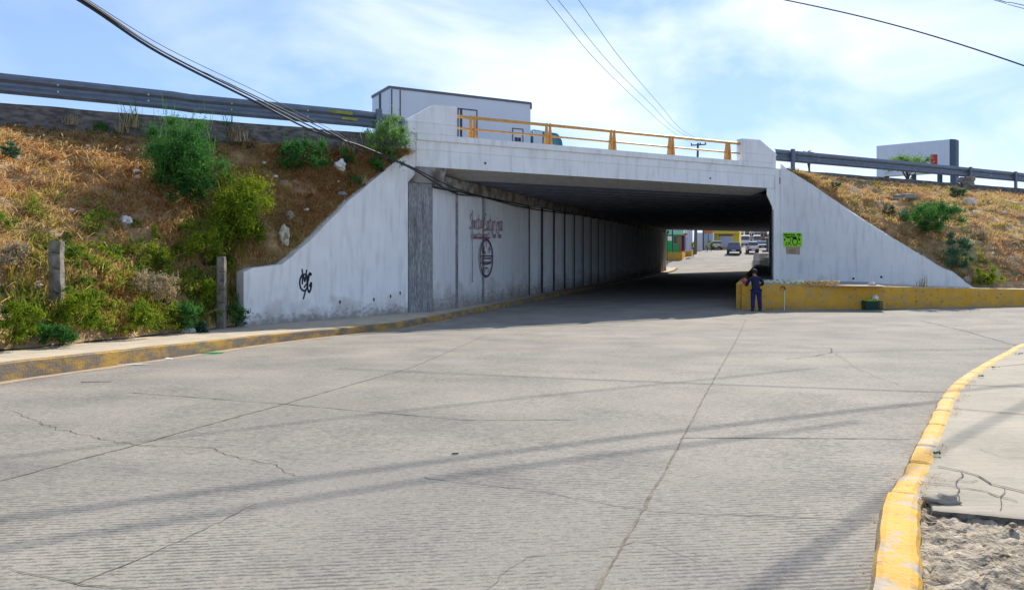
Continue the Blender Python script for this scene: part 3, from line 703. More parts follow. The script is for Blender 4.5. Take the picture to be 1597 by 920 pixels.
m_ = MB(); frame(m_, tpx(713.5), tpx(744.5), TZ+1.1, TZ+3.35); x = tpx(719); m_.box(x-.05, x+.05, -.03, 0, TZ+1.1, TZ+3.33, tf); m_.build('side_door_frame', TRIM, tk)
m_ = MB(); frame(m_, tpx(799), tpx(816), TZ+1.1, TZ+2.62, .04); m_.box(tpx(803), tpx(807), -.03, 0, TZ+1.95, TZ+2.15, tf); m_.box(tpx(808), tpx(812), -.03, 0, TZ+1.95, TZ+2.15, tf); m_.box(tpx(799.5), tpx(803), -.03, 0, TZ+1.75, TZ+1.9, tf); m_.build('hatch', TRIM, tk)
m_ = MB(); m_.box(0.2, 9.4, .4, .7, TZ+.75, TZ+.98, tf); m_.box(.2, 9.4, 1.8, 2.1, TZ+.75, TZ+.98, tf); m_.build('chassis', TRIM, tk)
m_ = MB(); pr = [(7.95, .5), (9.9, .5), (9.95, 1.3), (9.8, 2.2), (9.55, 2.58), (7.95, 2.68)]
m_.prism([tf(x, .1, TZ+z) for x, z in pr], Vector(), N*2.2); cab = m_.build('cab', TEAL, tk, bevel=.06)
m_ = MB(); m_.prism([tf(x, .08, TZ+z) for x, z in [(8.55, 1.55), (9.6, 1.55), (9.5, 2.1), (9.2, 2.42), (8.55, 2.44)]], Vector(), N*-.02); m_.build('side_window', mat('teal_glass', (.015, .16, .24), .1, .05, 2, spec=.9), cab)
m_ = MB(); m_.prism([tf(x, .055, TZ+z) for x, z in [(8.6, 1.5), (9.3, 1.5), (9.3, 2.05)]], Vector(), N*-.01); m_.build('painted_glare', GLARE, cab)  # glare on the side window, painted as a paler patch
m_ = MB(); m_.box(7.95, 8.5, .06, .1, TZ+.55, TZ+2.6, tf); m_.build('cab_rear_panel', TRUCKW, cab)
for x in (1.4, 2.4, 8.9):
    for y in (.15, 2.05):
        m_ = MB(); m_.tube([tf(x, y, TZ+.5), tf(x, y+.3, TZ+.5)], .5, 20); w = m_.build('wheel', TYRE, tk)
        m_ = MB(); m_.tube([tf(x, y-.01, TZ+.5), tf(x, y+.31, TZ+.5)], .25, 12); m_.build('rim', RIM, w)

# ------------------------------------------------------------------ billboard, far pole
bb = empty('billboard', 'large pale billboard with a red mark beyond the highway', 'billboard')
A = P(1367, 228, 98); B = P(1481, 217.5, 92)
e_ = (B-A); e_.z = 0; n_ = Vector((-e_.y, e_.x, 0)).normalized()
m_ = MB(); zb = P(0, 268, 92).z
m_.hexa([Vector((A.x, A.y, zb)), Vector((B.x, B.y, zb)), Vector((B.x, B.y, zb))+n_*1.6, Vector((A.x, A.y, zb))+n_*1.6], [A, B, B+n_*1.6, A+n_*1.6]); m_.build('panel', TRUCKW, bb)
BS = mat('billboard_steel', (.08, .12, .17), .6, .15, 3)
m_ = MB(); C_ = P(1490.5, 217.5, 92.2); Cb = Vector((C_.x, C_.y, 4)); Bb = Vector((B.x+.03, B.y-.05, 4))
m_.hexa([Bb, Cb, Cb+n_*1.5, Bb+n_*1.5], [Vector((Bb.x, Bb.y, B.z+.03)), Vector((Cb.x, Cb.y, B.z+.03)), Vector((Cb.x, Cb.y, B.z+.03))+n_*1.5, Vector((Bb.x, Bb.y, B.z+.03))+n_*1.5]); m_.build('side_frame', BS, bb)
m_ = MB()
for t_ in (.12, .5, .85): c = A.lerp(B, t_)+n_*.8; m_.tube([(c.x, c.y, 3.5), (c.x, c.y, zb+.1)], .3, 10)
m_.build('support_columns', BS, bb)
REDP = mat('red_print', (.62, .05, .06), .6, .08, 3)
def onbb(px, py): t = (px-1367)/114; D = 1/((1-t)/98+t/92); return P(px, py, D)-n_*.02
m_ = MB(); m_.poly([onbb(1451, 241.5), onbb(1462, 241), onbb(1462, 257), onbb(1451, 257)]); m_.build('red_mark', REDP, bb)
up = empty('utility_pole', 'tall dark utility pole beyond the underpass, its crossarm showing through the bridge railing', 'utility pole')
pc = P(1084, 0, 104); pq = P(1088.5, 0, 104); zt = P(0, 223.5, 104).z
m_ = MB(); m_.tube([(pc.x, pc.y, 1.5), (pq.x, pq.y, zt)], [.24, .14], 10); m_.build('pole', WOOD, up)
arm = [P(1077.5, 227, 103.8), P(1101, 225.6, 103.8)]
m_ = MB(); d_ = (arm[1]-arm[0]).normalized(); m_.prism([arm[0]+Vector((0, -.07, -.08)), arm[0]+Vector((0, .07, -.08)), arm[0]+Vector((0, .07, .08)), arm[0]+Vector((0, -.07, .08))], Vector(), arm[1]-arm[0]); m_.build('crossarm', WOOD, up)
INS = mat('insulator', (.12, .14, .16), .4, .1, 4)
ins = []
for t_ in (.04, .62, .97):
    c = arm[0].lerp(arm[1], t_); m_ = MB(); m_.tube([c+Vector((0, 0, .05)), c+Vector((0, 0, .17)), c+Vector((0, 0, .3))], [.06, .12, .07], 8); m_.build('insulator', INS, up); ins.append(c+Vector((0, 0, .3)))
def cable(label, pts, r, m=BLACK, n=8, name='overhead_cable', seg=6, group=None):
    m_ = MB(); m_.tube(smooth_path(pts, n), r, seg); return tag(m_.build(name, m, smooth=True), label, 'cable', group)
for (x0, x1, xm), it, lab in (((852, 1045, 930), 0, 'leftmost of the three thin wires running down to the far utility pole'), ((870, 1050, 947), 1, 'middle of the three thin wires running down to the far utility pole'), ((902, 1062, 968), 2, 'rightmost of the three thin wires running down to the far utility pole')):
    e1 = ins[it]; s_ = P(x0, 0, 31); ext = P(x0-1200*(31/14-1)*.16, -480, 14)
    ym = {0: 97, 1: 96, 2: 92}[it]
    def on(px, py):
        # plan line s_ -> e1
        a = (px-CX)/F; u = (a*s_.y-s_.x)/((e1.x-s_.x)-a*(e1.y-s_.y)); return P(px, py, s_.y+(e1.y-s_.y)*u)
    mids = {0: [(930, 95), (1000, 163), (1045, 203)], 1: [(950, 98), (1015, 163), (1055, 203)], 2: [(968, 92), (1030, 165), (1065, 204)]}[it]
    cable(lab, [s_*1.0+(s_-on(*mids[0]))*1.5, s_]+[on(*m__) for m__ in mids]+[e1], .014, WIRE, 6)
# the heavy bundle running down to the underpass wall
def wl(px, py): return P(px, py, Dw(px)-(.35 if px < 820 else 1.0))
A_ = [(-80, -115, 10.5), (125, 2, 13.2), (250, 84, 15.6), (400, 160, 18.4), (490, 205, 20.2), (565, 229, 21.8), (640, 262, 23.6), (690, 292, 24.9)]
cable('thick black cable sagging from the upper left to the underpass wall', [P(*p) for p in A_]+[wl(715, 303), wl(748, 306.5), wl(790, 317), wl(825, 325), wl(865, 331), wl(915, 337), wl(985, 347)], .028)
cable('black cable just above the thickest one, dipping to the bridge corner', [P(x+3, y-4, D) for x, y, D in A_[:5]]+[P(566, 230.5, 21.9), P(640, 260, 23.7), P(694, 287, 25)]+[wl(722, 298), wl(760, 309), wl(812, 322), wl(850, 325), wl(905, 336), wl(975, 346)], .021)
cable('thin black cable ending in the green bush by the parapet', [P(-60, -115, 10.5), P(130, 1, 13.2), P(254, 81, 15.6), P(400, 151, 18.4), P(490, 194, 20.2), P(530, 215, 21), P(572, 243, 22)], .015)
cable('thinnest upper cable of the bundle at the left', [P(-40, -115, 10.5), P(137, 0, 13.2), P(261, 76, 15.6), P(400, 143, 18.4), P(480, 184, 20.0), P(534, 213, 21), P(566, 244, 22)], .008, WIRE)
cable('single black cable crossing the upper right sky', [P(1000, -42, 24), P(1222, 0, 20), P(1400, 41, 17.6), P(1597, 103, 15.3), P(1850, 200, 13)], .017)
cable('upper one of two short wires in the top right corner', [P(1300, -75, 30), P(1548, -2, 28), P(1597, 9, 27), P(1900, 80, 24)], .014, WIRE)
cable('lower one of two short wires in the top right corner', [P(1300, -70, 30.3), P(1545, -1, 28.3), P(1597, 14, 27.2), P(1900, 92, 24.3)], .012, WIRE)
# overhead cables behind the frame's top edge; only their shadows show on the road
def overhead(label, p0, p1, z0, z1, r):
    a = G(*p0); b_ = G(*p1); a = a+SV*((z0-a.z)/SV.z); b_ = b_+SV*((z1-b_.z)/SV.z); d_ = b_-a
    pts = [a-d_*.8, a-d_*.3, a, a+d_*.33+Vector((0, 0, -.12)), a+d_*.66+Vector((0, 0, -.12)), b_, b_+d_*.3]
    cable(label, pts, r)
overhead('high cable casting the upper long shadow across the road', (0, 810), (1597, 612), 12, 12, .032)
overhead('high cable casting the lower long shadow across the road', (0, 855), (1150, 684), 11.5, 12, .028)
overhead('high cable casting the far faint shadow across the road', (0, 714), (1100, 592), 12.5, 12.8, .022)
overhead('high cable casting the shadow over the near right kerb', (1180, 920), (1597, 648), 11, 12, .028)
m_ = MB(); m_.tube([onwall(733, 328, .1), onwall(733, 440, .1)], .02, 6); m_.tube([onwall(753, 310, .1), onwall(753, 352, .1), ], .015, 6)
m_.build('downpipe', RAW, abl)

# ------------------------------------------------------------------ near right pavement and kerb
KH = .1
opx = [(1335, 1080), (1358, 920), (1366, 850), (1374, 795), (1388, 760), (1407, 733), (1428, 690), (1447, 655), (1464, 622), (1481, 600), (1503, 583), (1537, 563), (1570, 546), (1597, 534), (1680, 512), (1800, 496)]
ok = [G(x, y, KH) for x, y in opx]
okp = smooth_path(ok, 8)
otab = [(p.y, p.x) for p in ok]
def kx(y): return lerp_tab(otab, y)
kr = MB(); KW = .175
# split into blocks with narrow gaps
cum = [0]
for a, b_ in zip(okp, okp[1:]): cum.append(cum[-1]+(b_-a).length)
def at_len(s_):
    for i in range(len(cum)-1):
        if cum[i] <= s_ <= cum[i+1]:
            t = (s_-cum[i])/(cum[i+1]-cum[i]+1e-9); p = okp[i].lerp(okp[i+1], t); d_ = (okp[i+1]-okp[i]); d_.z = 0; return p, d_.normalized()
    return okp[-1], (okp[-1]-okp[-2]).normalized()
gap_s = min(range(len(okp)), key=lambda i: (okp[i]-G(1384, 768, KH)).length); gap_s = cum[gap_s]
blocks = [(0, gap_s-.035)]
s_ = gap_s+.03
for L_ in (.95, .62, 1.0, .85, .9, .95, .9, 1.0, .9, 1, 1, 1, 1, 1, 1, 1, 1, 1, 1):
    if s_+L_ < cum[-1]: blocks.append((s_, s_+L_-.012)); s_ += L_
kro = None
for bi, (a, b_) in enumerate(blocks):
    n = max(3, int((b_-a)/.03)); rings = []
    for k in range(n+1):
        t = k/n; s_ = a+(b_-a)*t; p, d_ = at_len(s_); n2 = Vector((d_.y, -d_.x, 0))
        near = min(t, 1-t)*(b_-a); rd = .035*max(0, 1-near/.05)**2 if bi < 2 else .012*max(0, 1-near/.03)
        wv = KW+(.035 if bi == 0 else 0)+.012*noise.noise(Vector((s_*3, bi, 0)))
        z = gz(p.x, p.y)+KH+(.035 if bi == 0 else .0)-rd+.006*noise.noise(Vector((s_*6, 2, bi)))
        worn_ = 0; e1 = .01*noise.noise(Vector((s_*3, 5, 0))); e2 = .012*noise.noise(Vector((s_*4, 9, 0)))+.006*noise.noise(Vector((s_*13, 9, 0)))
        ins_ = rd*.8
        pr = [(e1-.015, gz(p.x, p.y)-.04), (e1-.004+ins_*.3, z-.035), (e1+.016+ins_*.5, z-.008), (.045, z+.0), (wv-.05, z+.002), (wv-.018+e2, z-.01), (wv+e2, z-.04), (wv+.01+e2, gz(p.x, p.y)-.04)]
        rings.append([kr.vert((p.x+n2.x*o_, p.y+n2.y*o_, zz)) for o_, zz in pr])
    for A, B in zip(rings, rings[1:]):
        for q_ in range(7): kr.cm = 1 if q_ in (0, 1, 6) else 0; kr.face((A[q_], A[q_+1], B[q_+1], B[q_]))
    kr.cm = 1; kr.face(rings[0]); kr.face(rings[-1][::-1])
kro = tag(kr.build('kerb', [YKERB, YWORN]), kind='structure')
# pavement height field, broken near the camera
e1 = [G(x, y, .09) for x, y in ((1425, 782), (1450, 793), (1490, 797), (1560, 803), (1597, 807), (1700, 812), (1900, 812))]
etab = [(p.x, p.y) for p in e1]
def edge_y(x):
    x = min(max(x, etab[0][0]), etab[-1][0]); return lerp_tab(etab, x)+.008*noise.noise(Vector((x*5, 0, 3)))
def pave_z(x, y):
    z = gz(x, y)+KH-.012; dy = edge_y(x)-y
    if dy > 0:
        v = Vector((x, y, 0)); bl = noise.voronoi(v*5+Vector((.3*noise.noise(v*3), 0, 0)))[0]
        r_ = .028*noise.noise(v*9)+.016*noise.noise(v*22)+.012*noise.noise(v*45)-.02*max(0, .09-(bl[1]-bl[0]))/.09
        z += -.05*min(1, dy/.05)+.03*sm(dy, .1, 1.2)+r_
    else: z += .004*noise.noise(Vector((x*3, y*5, 0)))-.02*sm(-dy, .3, .0)*0
    return z
def rub_z(x, y):
    v = Vector((x, y, 0)); bl = noise.voronoi(v*5+Vector((.4*noise.noise(v*3), .4*noise.noise(v*3.3), 0)))[0]; dy = edge_y(x)-y
    return gz(x, y)+KH-.048+.03*sm(dy, .05, .9)+.03*noise.noise(v*7)+.018*noise.noise(v*19)+.012*noise.noise(v*43)-.03*max(0, .1-(bl[1]-bl[0]))/.1
m_ = MB(); xs = np.arange(1.7, 5.2, .02); ys = np.arange(2.6, 4.9, .02); ids = {}
for j, y in enumerate(ys):
    for i, x in enumerate(xs):
        if x > kx(y)+KW*.9 and y < edge_y(x)+.2: ids[i, j] = m_.vert((x, y, rub_z(x, y)))
for (i, j), a in ids.items():
    if (i+1, j) in ids and (i, j+1) in ids and (i+1, j+1) in ids: m_.face((a, ids[i+1, j], ids[i+1, j+1], ids[i, j+1]))
tag(m_.build('broken_pavement', RUBB, smooth=True), kind='structure')
m_ = MB(); nu, nv = 170, 24; ids = []
def chip(x): return .008*noise.noise(Vector((x*6, 0, 3)))+.006*noise.noise(Vector((x*21, 0, 7)))
for i in range(nu+1):
    col = []; x = 3.0; u = i/nu
    for _ in range(8): e_ = edge_y(x)+chip(x); x = kx(e_)+KW*.9+3.3*u
    for j in range(nv+1):
        y = e_+(5.6-e_)*(j/nv)**1.3; xx = kx(y)+KW*.9+(5.2-kx(y)-KW*.9)*u if j == nv else kx(y)+KW*.9+3.3*u
        z = gz(xx, y)+KH-.012+.003*noise.noise(Vector((xx*3, y*5, 0)))-(.008*(1-min(1, (y-e_)/.03)))
        col.append(m_.vert((xx, y, z)))
    lip = m_.vert((x-.004, e_+.012+.01*noise.noise(Vector((x*30, 1, 1))), gz(x, e_)+KH-.05)); bot = m_.vert((x, e_+.03, gz(x, e_)+KH-.13))
    ids.append((bot, lip, col))
for A, B in zip(ids, ids[1:]):
    m_.cm = 0
    for j in range(nv): m_.face((A[2][j], B[2][j], B[2][j+1], A[2][j+1]))
    m_.cm = 1; m_.face((A[1], B[1], B[2][0], A[2][0])); m_.face((A[0], B[0], B[1], A[1]))
pvo = tag(m_.build('pavement', [PAVE, SPLIT]), kind='structure')
m_ = MB(); ys = list(np.arange(5.59, 8, .1))+list(np.arange(8, 20, .4))
prev = None
for y in ys:
    x0 = kx(y)+KW*.9; row = [m_.vert((x, y, gz(x, y)+KH-.012)) for x in (x0, max(x0, 5.2)+.1, max(x0, 5.2)+3, max(x0, 5.2)+8, 40)]
    if prev:
        for q_ in range(4): m_.face((prev[q_], prev[q_+1], row[q_+1], row[q_]))
    prev = row
m_.poly([(5.18, 2.0, gz(5, 3)+KH-.02), (40, 2.0, gz(40, 3)+KH-.02), (40, 5.6, gz(40, 5.6)+KH-.012), (5.18, 5.6, gz(5.2, 5.6)+KH-.012)])
tag(m_.build('pavement', PAVE), kind='structure')
def pcrack(pts, w, amp, m=CRACK, seed=0):
    w_ = [G(x, y, KH-.012) for x, y in pts]; out = []
    for a, b_ in zip(w_, w_[1:]):
        n = max(2, int((b_-a).length/.04)); sd = (b_-a).cross(Vector((0, 0, 1))).normalized()
        for k in range(n):
            p = a.lerp(b_, k/n)+sd*amp*noise.noise(Vector((k*.3, seed, a.x)))
            out.append(Vector((p.x, p.y, gz(p.x, p.y)+KH-.004)))
    ws = [w*(.5+.9*abs(noise.noise(p*7))) for p in out]
    mb = MB(); mb.ribbon(out, ws, Vector((0, 0, 1))); mb.build('crack', m, pvo)
pcrack([(1486, 637), (1530, 641), (1620, 649)], .02, .01)
pcrack([(1508, 573), (1560, 572), (1620, 566)], .02, .01, seed=2)
pcrack([(1462, 728), (1500, 736), (1525, 743), (1545, 756), (1597, 768), (1680, 775)], .022, .03, seed=4)
pcrack([(1441, 742), (1470, 748), (1515, 752), (1530, 748)], .009, .02, seed=5)
pcrack([(1436, 752), (1480, 757), (1540, 768), (1597, 786)], .012, .03, seed=8)
pcrack([(1500, 738), (1492, 760), (1500, 790)], .008, .03, seed=9)
pcrack([(1530, 700), (1560, 712), (1620, 716)], .006, .03, seed=10)
pcrack([(1567, 762), (1562, 785), (1560, 800)], .006, .02, seed=6)
# loose broken pieces beside the kerb
for i, (x, y, r_, sq) in enumerate(((1462, 781, .1, (1.15, .6, .4)), (1452, 812, .03, (1, 1, .5)), (1500, 830, .022, (1, 1, .6)), (1560, 870, .03, (1.2, 1, .5)), (1580, 822, .022, (1, 1, .6)), (1475, 880, .02, (1, 1, .7)))):
    p = G(x, y, KH-.03); m_ = MB(); m_.lump((p.x, p.y-(.06 if i == 0 else 0), p.z+(.03 if i == 0 else .012)), r_, .35, i, 3, sq)
    tag(m_.build('concrete_chunk', PAVE if i == 0 else RUBB, smooth=True), 'largest loose slab chunk lying beside the near kerb' if i == 0 else 'small concrete chunk on the broken pavement, '+['', 'closest to the largest slab chunk', 'below the slab edge at mid width', 'at the bottom right of the photo', 'under the slab edge at the right', 'near the kerb at the bottom'][i], 'concrete chunk', None if i == 0 else 'small concrete chunks on the broken pavement')

# ------------------------------------------------------------------ vegetation
def attr_mat(name, cols, rough=.9, trans=.25):
    """leaf colours: each blade or leaf carries a tint number of its own, read here as its colour"""
    m = bpy.data.materials.new(name); m.use_nodes = True; ns = m.node_tree.nodes; l = m.node_tree.links.new; b = ns['Principled BSDF']
    a = ns.new('ShaderNodeAttribute'); a.attribute_name = 'tint'; r = ns.new('ShaderNodeValToRGB'); l(a.outputs['Fac'], r.inputs[0])
    e = r.color_ramp.elements
    while len(e) < len(cols): e.new(.5)
    for i, c in enumerate(cols): e[i].position = i/(len(cols)-1); e[i].color = (*c, 1)
    l(r.outputs[0], b.inputs['Base Color']); b.inputs['Roughness'].default_value = rough; b.inputs['Specular IOR Level'].default_value = .15
    t = ns.new('ShaderNodeBsdfTranslucent'); l(r.outputs[0], t.inputs[0]); mxs = ns.new('ShaderNodeMixShader'); mxs.inputs[0].default_value = trans
    l(b.outputs[0], mxs.inputs[1]); l(t.outputs[0], mxs.inputs[2]); l(mxs.outputs[0], ns['Material Output'].inputs[0]); return m
GRASSM = attr_mat('grass_blades', [(.3, .11, .04), (.48, .23, .07), (.62, .38, .16), (.66, .5, .25), (.44, .36, .07), (.24, .28, .04), (.08, .17, .03)], trans=.55)
LEAFG = attr_mat('green_leaves', [(.02, .07, .02), (.05, .16, .04), (.09, .26, .05), (.16, .36, .07)], trans=.35)
LEAFY = attr_mat('yellow_green_leaves', [(.04, .09, .01), (.12, .2, .015), (.26, .34, .02), (.4, .42, .04)], trans=.35)
LEAFP = attr_mat('pale_green_leaves', [(.1, .2, .05), (.2, .36, .1), (.33, .48, .16)], trans=.4)
LEAFB = attr_mat('grey_green_leaves', [(.04, .09, .05), (.1, .19, .1), (.17, .28, .13)], trans=.3)
DRYP = attr_mat('dry_plumes', [(.3, .2, .1), (.5, .4, .24), (.62, .54, .38)], trans=.3)
def tri_mesh(name, V, Fn, tint, m, parent=None, corners=3):
    """V: (n*corners, 3) array of separate small faces"""
    n = len(V)//corners; me = bpy.data.meshes.new(name)
    me.vertices.add(len(V)); me.vertices.foreach_set('co', V.astype(np.float32).ravel())
    me.loops.add(len(V)); me.loops.foreach_set('vertex_index', np.arange(len(V), dtype=np.int32))
    me.polygons.add(n); me.polygons.foreach_set('loop_start', np.arange(0, n*corners, corners, dtype=np.int32)); me.polygons.foreach_set('loop_total', np.full(n, corners, dtype=np.int32))
    at = me.attributes.new('tint', 'FLOAT', 'FACE'); at.data.foreach_set('value', tint.astype(np.float32))
    me.materials.append(m); me.update(); me.validate()
    o = bpy.data.objects.new(name, me); COL.objects.link(o)
    if parent: o.parent = parent
    return o
def blades(base, h, w, lean, tint):
    """base (n,3), arrays -> bent blades as quads (two-piece)"""
    n = len(base); az = rng.uniform(0, 2*np.pi, n); side = np.stack([np.cos(az), np.sin(az), np.zeros(n)], 1)
    la = rng.uniform(0, 2*np.pi, n); ld = np.stack([np.cos(la), np.sin(la), np.zeros(n)], 1)*(lean*h)[:, None]
    up = np.zeros((n, 3)); up[:, 2] = h
    a = base-side*w[:, None]/2; b = base+side*w[:, None]/2
    mid = base+ld*.35+up*.6; tip = base+ld+up*np.maximum(.15, 1-.25*lean)[:, None]
    c = mid+side*w[:, None]*.4; d = mid-side*w[:, None]*.4
    Q = np.stack([a, b, c, d], 1).reshape(-1, 3); T_ = np.stack([d, c, tip, tip+side*w[:, None]*.1], 1).reshape(-1, 3)
    return np.concatenate([Q, T_]), np.concatenate([tint, tint])
# grass and dry straw on the slopes
def px_of(p): return CX+F*p.x/p.y, HY-F*(p.z-H)/p.y
def grass_on(side, s0, s1, ntuft):
    B = []; Hh = []; Ti = []; Ln = []
    for i in range(ntuft):
        s = s0+(s1-s0)*random.random(); v = random.random()**.9*.97+.01
        p = slope(s, v, side); q_ = noise.noise(p*.45+Vector((5, 0, 0))); q2 = noise.noise(p*1.2+Vector((0, 7, 0))); dens = noise.noise(p*.9+Vector((0, 0, 11)))
        if dens < -.28 and random.random() < .75: continue
        x, y = px_of(p)
        low = max(0, min(1, (.45-v)/.3)) if side < 0 and s < -6 else 0
        g = .37+.3*q2+.16*q_+random.gauss(0, .1)+.4*low*(.55+q_*1.6+.3)
        if side > 0: g = .44+.3*q2+.42*q_+random.gauss(0, .1)+.12*max(0, .4-v)
        hh = .09+.14*random.random()**2+.24*low*random.random()+(.1 if q2 > .25 else 0)
        if random.random() < .5:
            for k in range(3): B.append((p.x+random.gauss(0, .1), p.y+random.gauss(0, .1), p.z+.02)); Hh.append(random.uniform(.1, .2)); Ti.append(random.uniform(.3, .55)); Ln.append(random.uniform(2, 4.5))
        nb = 11 if low > .3 else 9
        for k in range(nb):
            B.append((p.x+random.gauss(0, .07), p.y+random.gauss(0, .07), p.z-.03)); Hh.append(hh*random.uniform(.5, 1.25)); Ti.append(g+random.gauss(0, .06)); Ln.append(random.uniform(.2, 1.9 if low < .3 else .9))
    n = len(B); V, t_ = blades(np.array(B), np.array(Hh), rng.uniform(.012, .03, n), np.array(Ln), np.clip(np.array(Ti), 0, 1))
    return tri_mesh('grass', V, None, t_, GRASSM, corners=4)
tag(grass_on(-1, -17, S(634), 15000), 'dry straw coloured and green grass tangled over the left bank', 'grass', kind='stuff')
tag(grass_on(1, S(1221), 42, 9000), 'dry orange and olive grass covering the right bank', 'grass', kind='stuff')

def leaves(c, rad, n, size, clumps=14, fill=.55, seed=0, flat=.0, up=.3):
    r = np.random.default_rng(seed)
    # clump centres in the ellipsoid, more of them near its surface
    d = r.normal(size=(clumps, 3)); d /= np.linalg.norm(d, axis=1)[:, None]; d[:, 2] = np.where(d[:, 2] < -.6, -d[:, 2]*.5, d[:, 2])
    cr = r.uniform(.3, .95, clumps); cc = d*cr[:, None]*np.array(rad)+np.array(c)
    k = r.integers(0, clumps, n); cs = r.uniform(.22, .42, clumps)
    p = r.normal(size=(n, 3)); p /= np.linalg.norm(p, axis=1)[:, None]
    p = cc[k]+p*(np.abs(r.normal(0, .62, n)))[:, None]*cs[k][:, None]*np.array(rad).mean()*np.array([1, 1, .9])
    a = r.normal(size=(n, 3)); a[:, 2] += up; a /= np.linalg.norm(a, axis=1)[:, None]; b = np.cross(a, r.normal(size=(n, 3))); b /= np.linalg.norm(b, axis=1)[:, None]
    s = size*r.uniform(.6, 1.4, n)[:, None]
    Q = np.stack([p-a*s, p+b*s*.28, p+a*s, p-b*s*.28], 1).reshape(-1, 3)
    ct = r.uniform(.25, .75, clumps); ti = np.clip(ct[k]+r.normal(0, .14, n), 0, 1)
    return Q, ti, cc
def bush(name, cat, label, px, py, D, wpx, hpx, m, n, size, clumps=16, seed=1, depth=.8, group=None, stems=7, foot=None, slp=None):
    """centre pixel, distance and size in pixels at that distance"""
    c = P(px, py, D); rw_ = wpx/F*D/2; rh = hpx/F*D/2
    base = Vector((c.x, c.y, c.z-rh)) if slp is None else Vector(slp)
    root = empty(name, label, cat, base, group=group)
    o3 = c-base; Q, ti, cc = leaves(tuple(o3), (rw_*.95, rw_*depth, rh*.95), n, size, clumps, seed=seed)
    Q2, t2, c2 = leaves((o3.x*.8, o3.y*.6, o3.z-rh*.55), (rw_*.75, rw_*depth*.9, rh*.5), n//3, size, max(5, clumps//2), seed=seed+500)
    ns_ = max(20, n//55); rr = np.random.default_rng(seed+77); b0 = cc[rr.integers(0, len(cc), ns_)]+rr.normal(0, .12*rh, (ns_, 3))
    V3, t3 = blades(b0, rh*rr.uniform(.25, .6, ns_), np.full(ns_, .014), rr.uniform(.1, .8, ns_), rr.uniform(.3, .9, ns_))
    Q = np.concatenate([Q, Q2, V3]); ti = np.concatenate([ti, np.clip(t2-.12, 0, 1), t3])  # the lower leaves take a darker tint
    tri_mesh('foliage', Q, None, ti, m, root, 4)
    st = MB()
    for q_ in cc[:stems]:
        e = Vector(q_); st.tube([(0, 0, -.1), tuple(e*.5+Vector((0, .06, -.04))), e], [.018, .012, .005], 5)
    st.build('stem', BARK, root); return root
def Dslope(px, py, side=-1):
    """distance of the slope under a pixel"""
    best = None
    s0, s1 = (-20, S(634)) if side < 0 else (S(1222), 45)
    for i in range(60):
        for j in range(22):
            p = slope(s0+(s1-s0)*i/59, j/21, side); x, y = px_of(p); e = abs(x-px)+abs(y-py)
            if best is None or e < best[0]: best = (e, p)
    return best[1]
def bush_at(name, cat, label, px, py, w, h, m, n, size, side=-1, **k):
    """foot of the bush is where its lower third meets the bank"""
    p = Dslope(px, py+h*.3, side); return bush(name, cat, label, px, py, p.y-.1-.3*w/F*p.y, w, h, m, int(n*1.5), size*.8, slp=p, **k)
bush_at('bush', 'bush', 'largest dark green feathery bush high on the left bank', 287, 252, 138, 150, LEAFG, 15000, .05, clumps=46, seed=3, depth=.85)
bush_at('bush', 'bush', 'yellow-green bush just below the largest bush on the left bank', 374, 326, 118, 136, LEAFY, 9500, .05, clumps=36, seed=4)
bush_at('bush', 'bush', 'small green bush below the kerb strip halfway to the parapet', 476, 236, 92, 70, LEAFG, 3800, .05, clumps=16, seed=5)
bush_at('bush', 'bush', 'tall airy green bush against the left parapet block', 604, 222, 80, 98, LEAFP, 3400, .055, clumps=20, seed=6)
bush_at('bush', 'bush', 'low dark bush on the wing wall edge under the parapet bush', 590, 255, 40, 30, LEAFG, 900, .05, clumps=8, seed=7)
bush_at('bush', 'bush', 'straggly dark green bush in the shade left of the leaning straight post', 312, 385, 90, 74, LEAFY, 3000, .05, clumps=14, seed=8)
bush_at('bush', 'bush', 'small green bush between the largest bush and the dry plumes', 540, 243, 34, 34, LEAFG, 700, .045, clumps=8, seed=9)
bush_at('bush', 'bush', 'bright green bush low beside the top of the left wing wall', 556, 281, 32, 20, LEAFG, 500, .04, clumps=6, seed=10)
bush_at('bush', 'bush', 'largest bright green bush in the middle of the right bank', 1455, 335, 104, 62, LEAFG, 6000, .06, 1, clumps=22, seed=11)
bush_at('bush', 'bush', 'dark green bush hanging down towards the end of the right wing wall', 1492, 390, 54, 70, LEAFB, 3000, .06, 1, clumps=16, seed=12)
bush_at('bush', 'bush', 'round blue-green bush just under the right guardrail', 1492, 301, 34, 26, LEAFB, 1200, .06, 1, clumps=10, seed=13)
bush_at('bush', 'bush', 'small blue-green shrub near the top of the right wing wall', 1305, 291, 24, 20, LEAFB, 500, .05, 1, clumps=7, seed=14)
bush_at('bush', 'bush', 'small grey-green shrub left of the largest bush on the right bank', 1388, 327, 26, 20, LEAFB, 500, .05, 1, clumps=7, seed=15)
bush_at('bush', 'bush', 'low dark green growth beside the foot of the right wing wall', 1540, 432, 50, 30, LEAFY, 1200, .06, 1, clumps=12, seed=16)
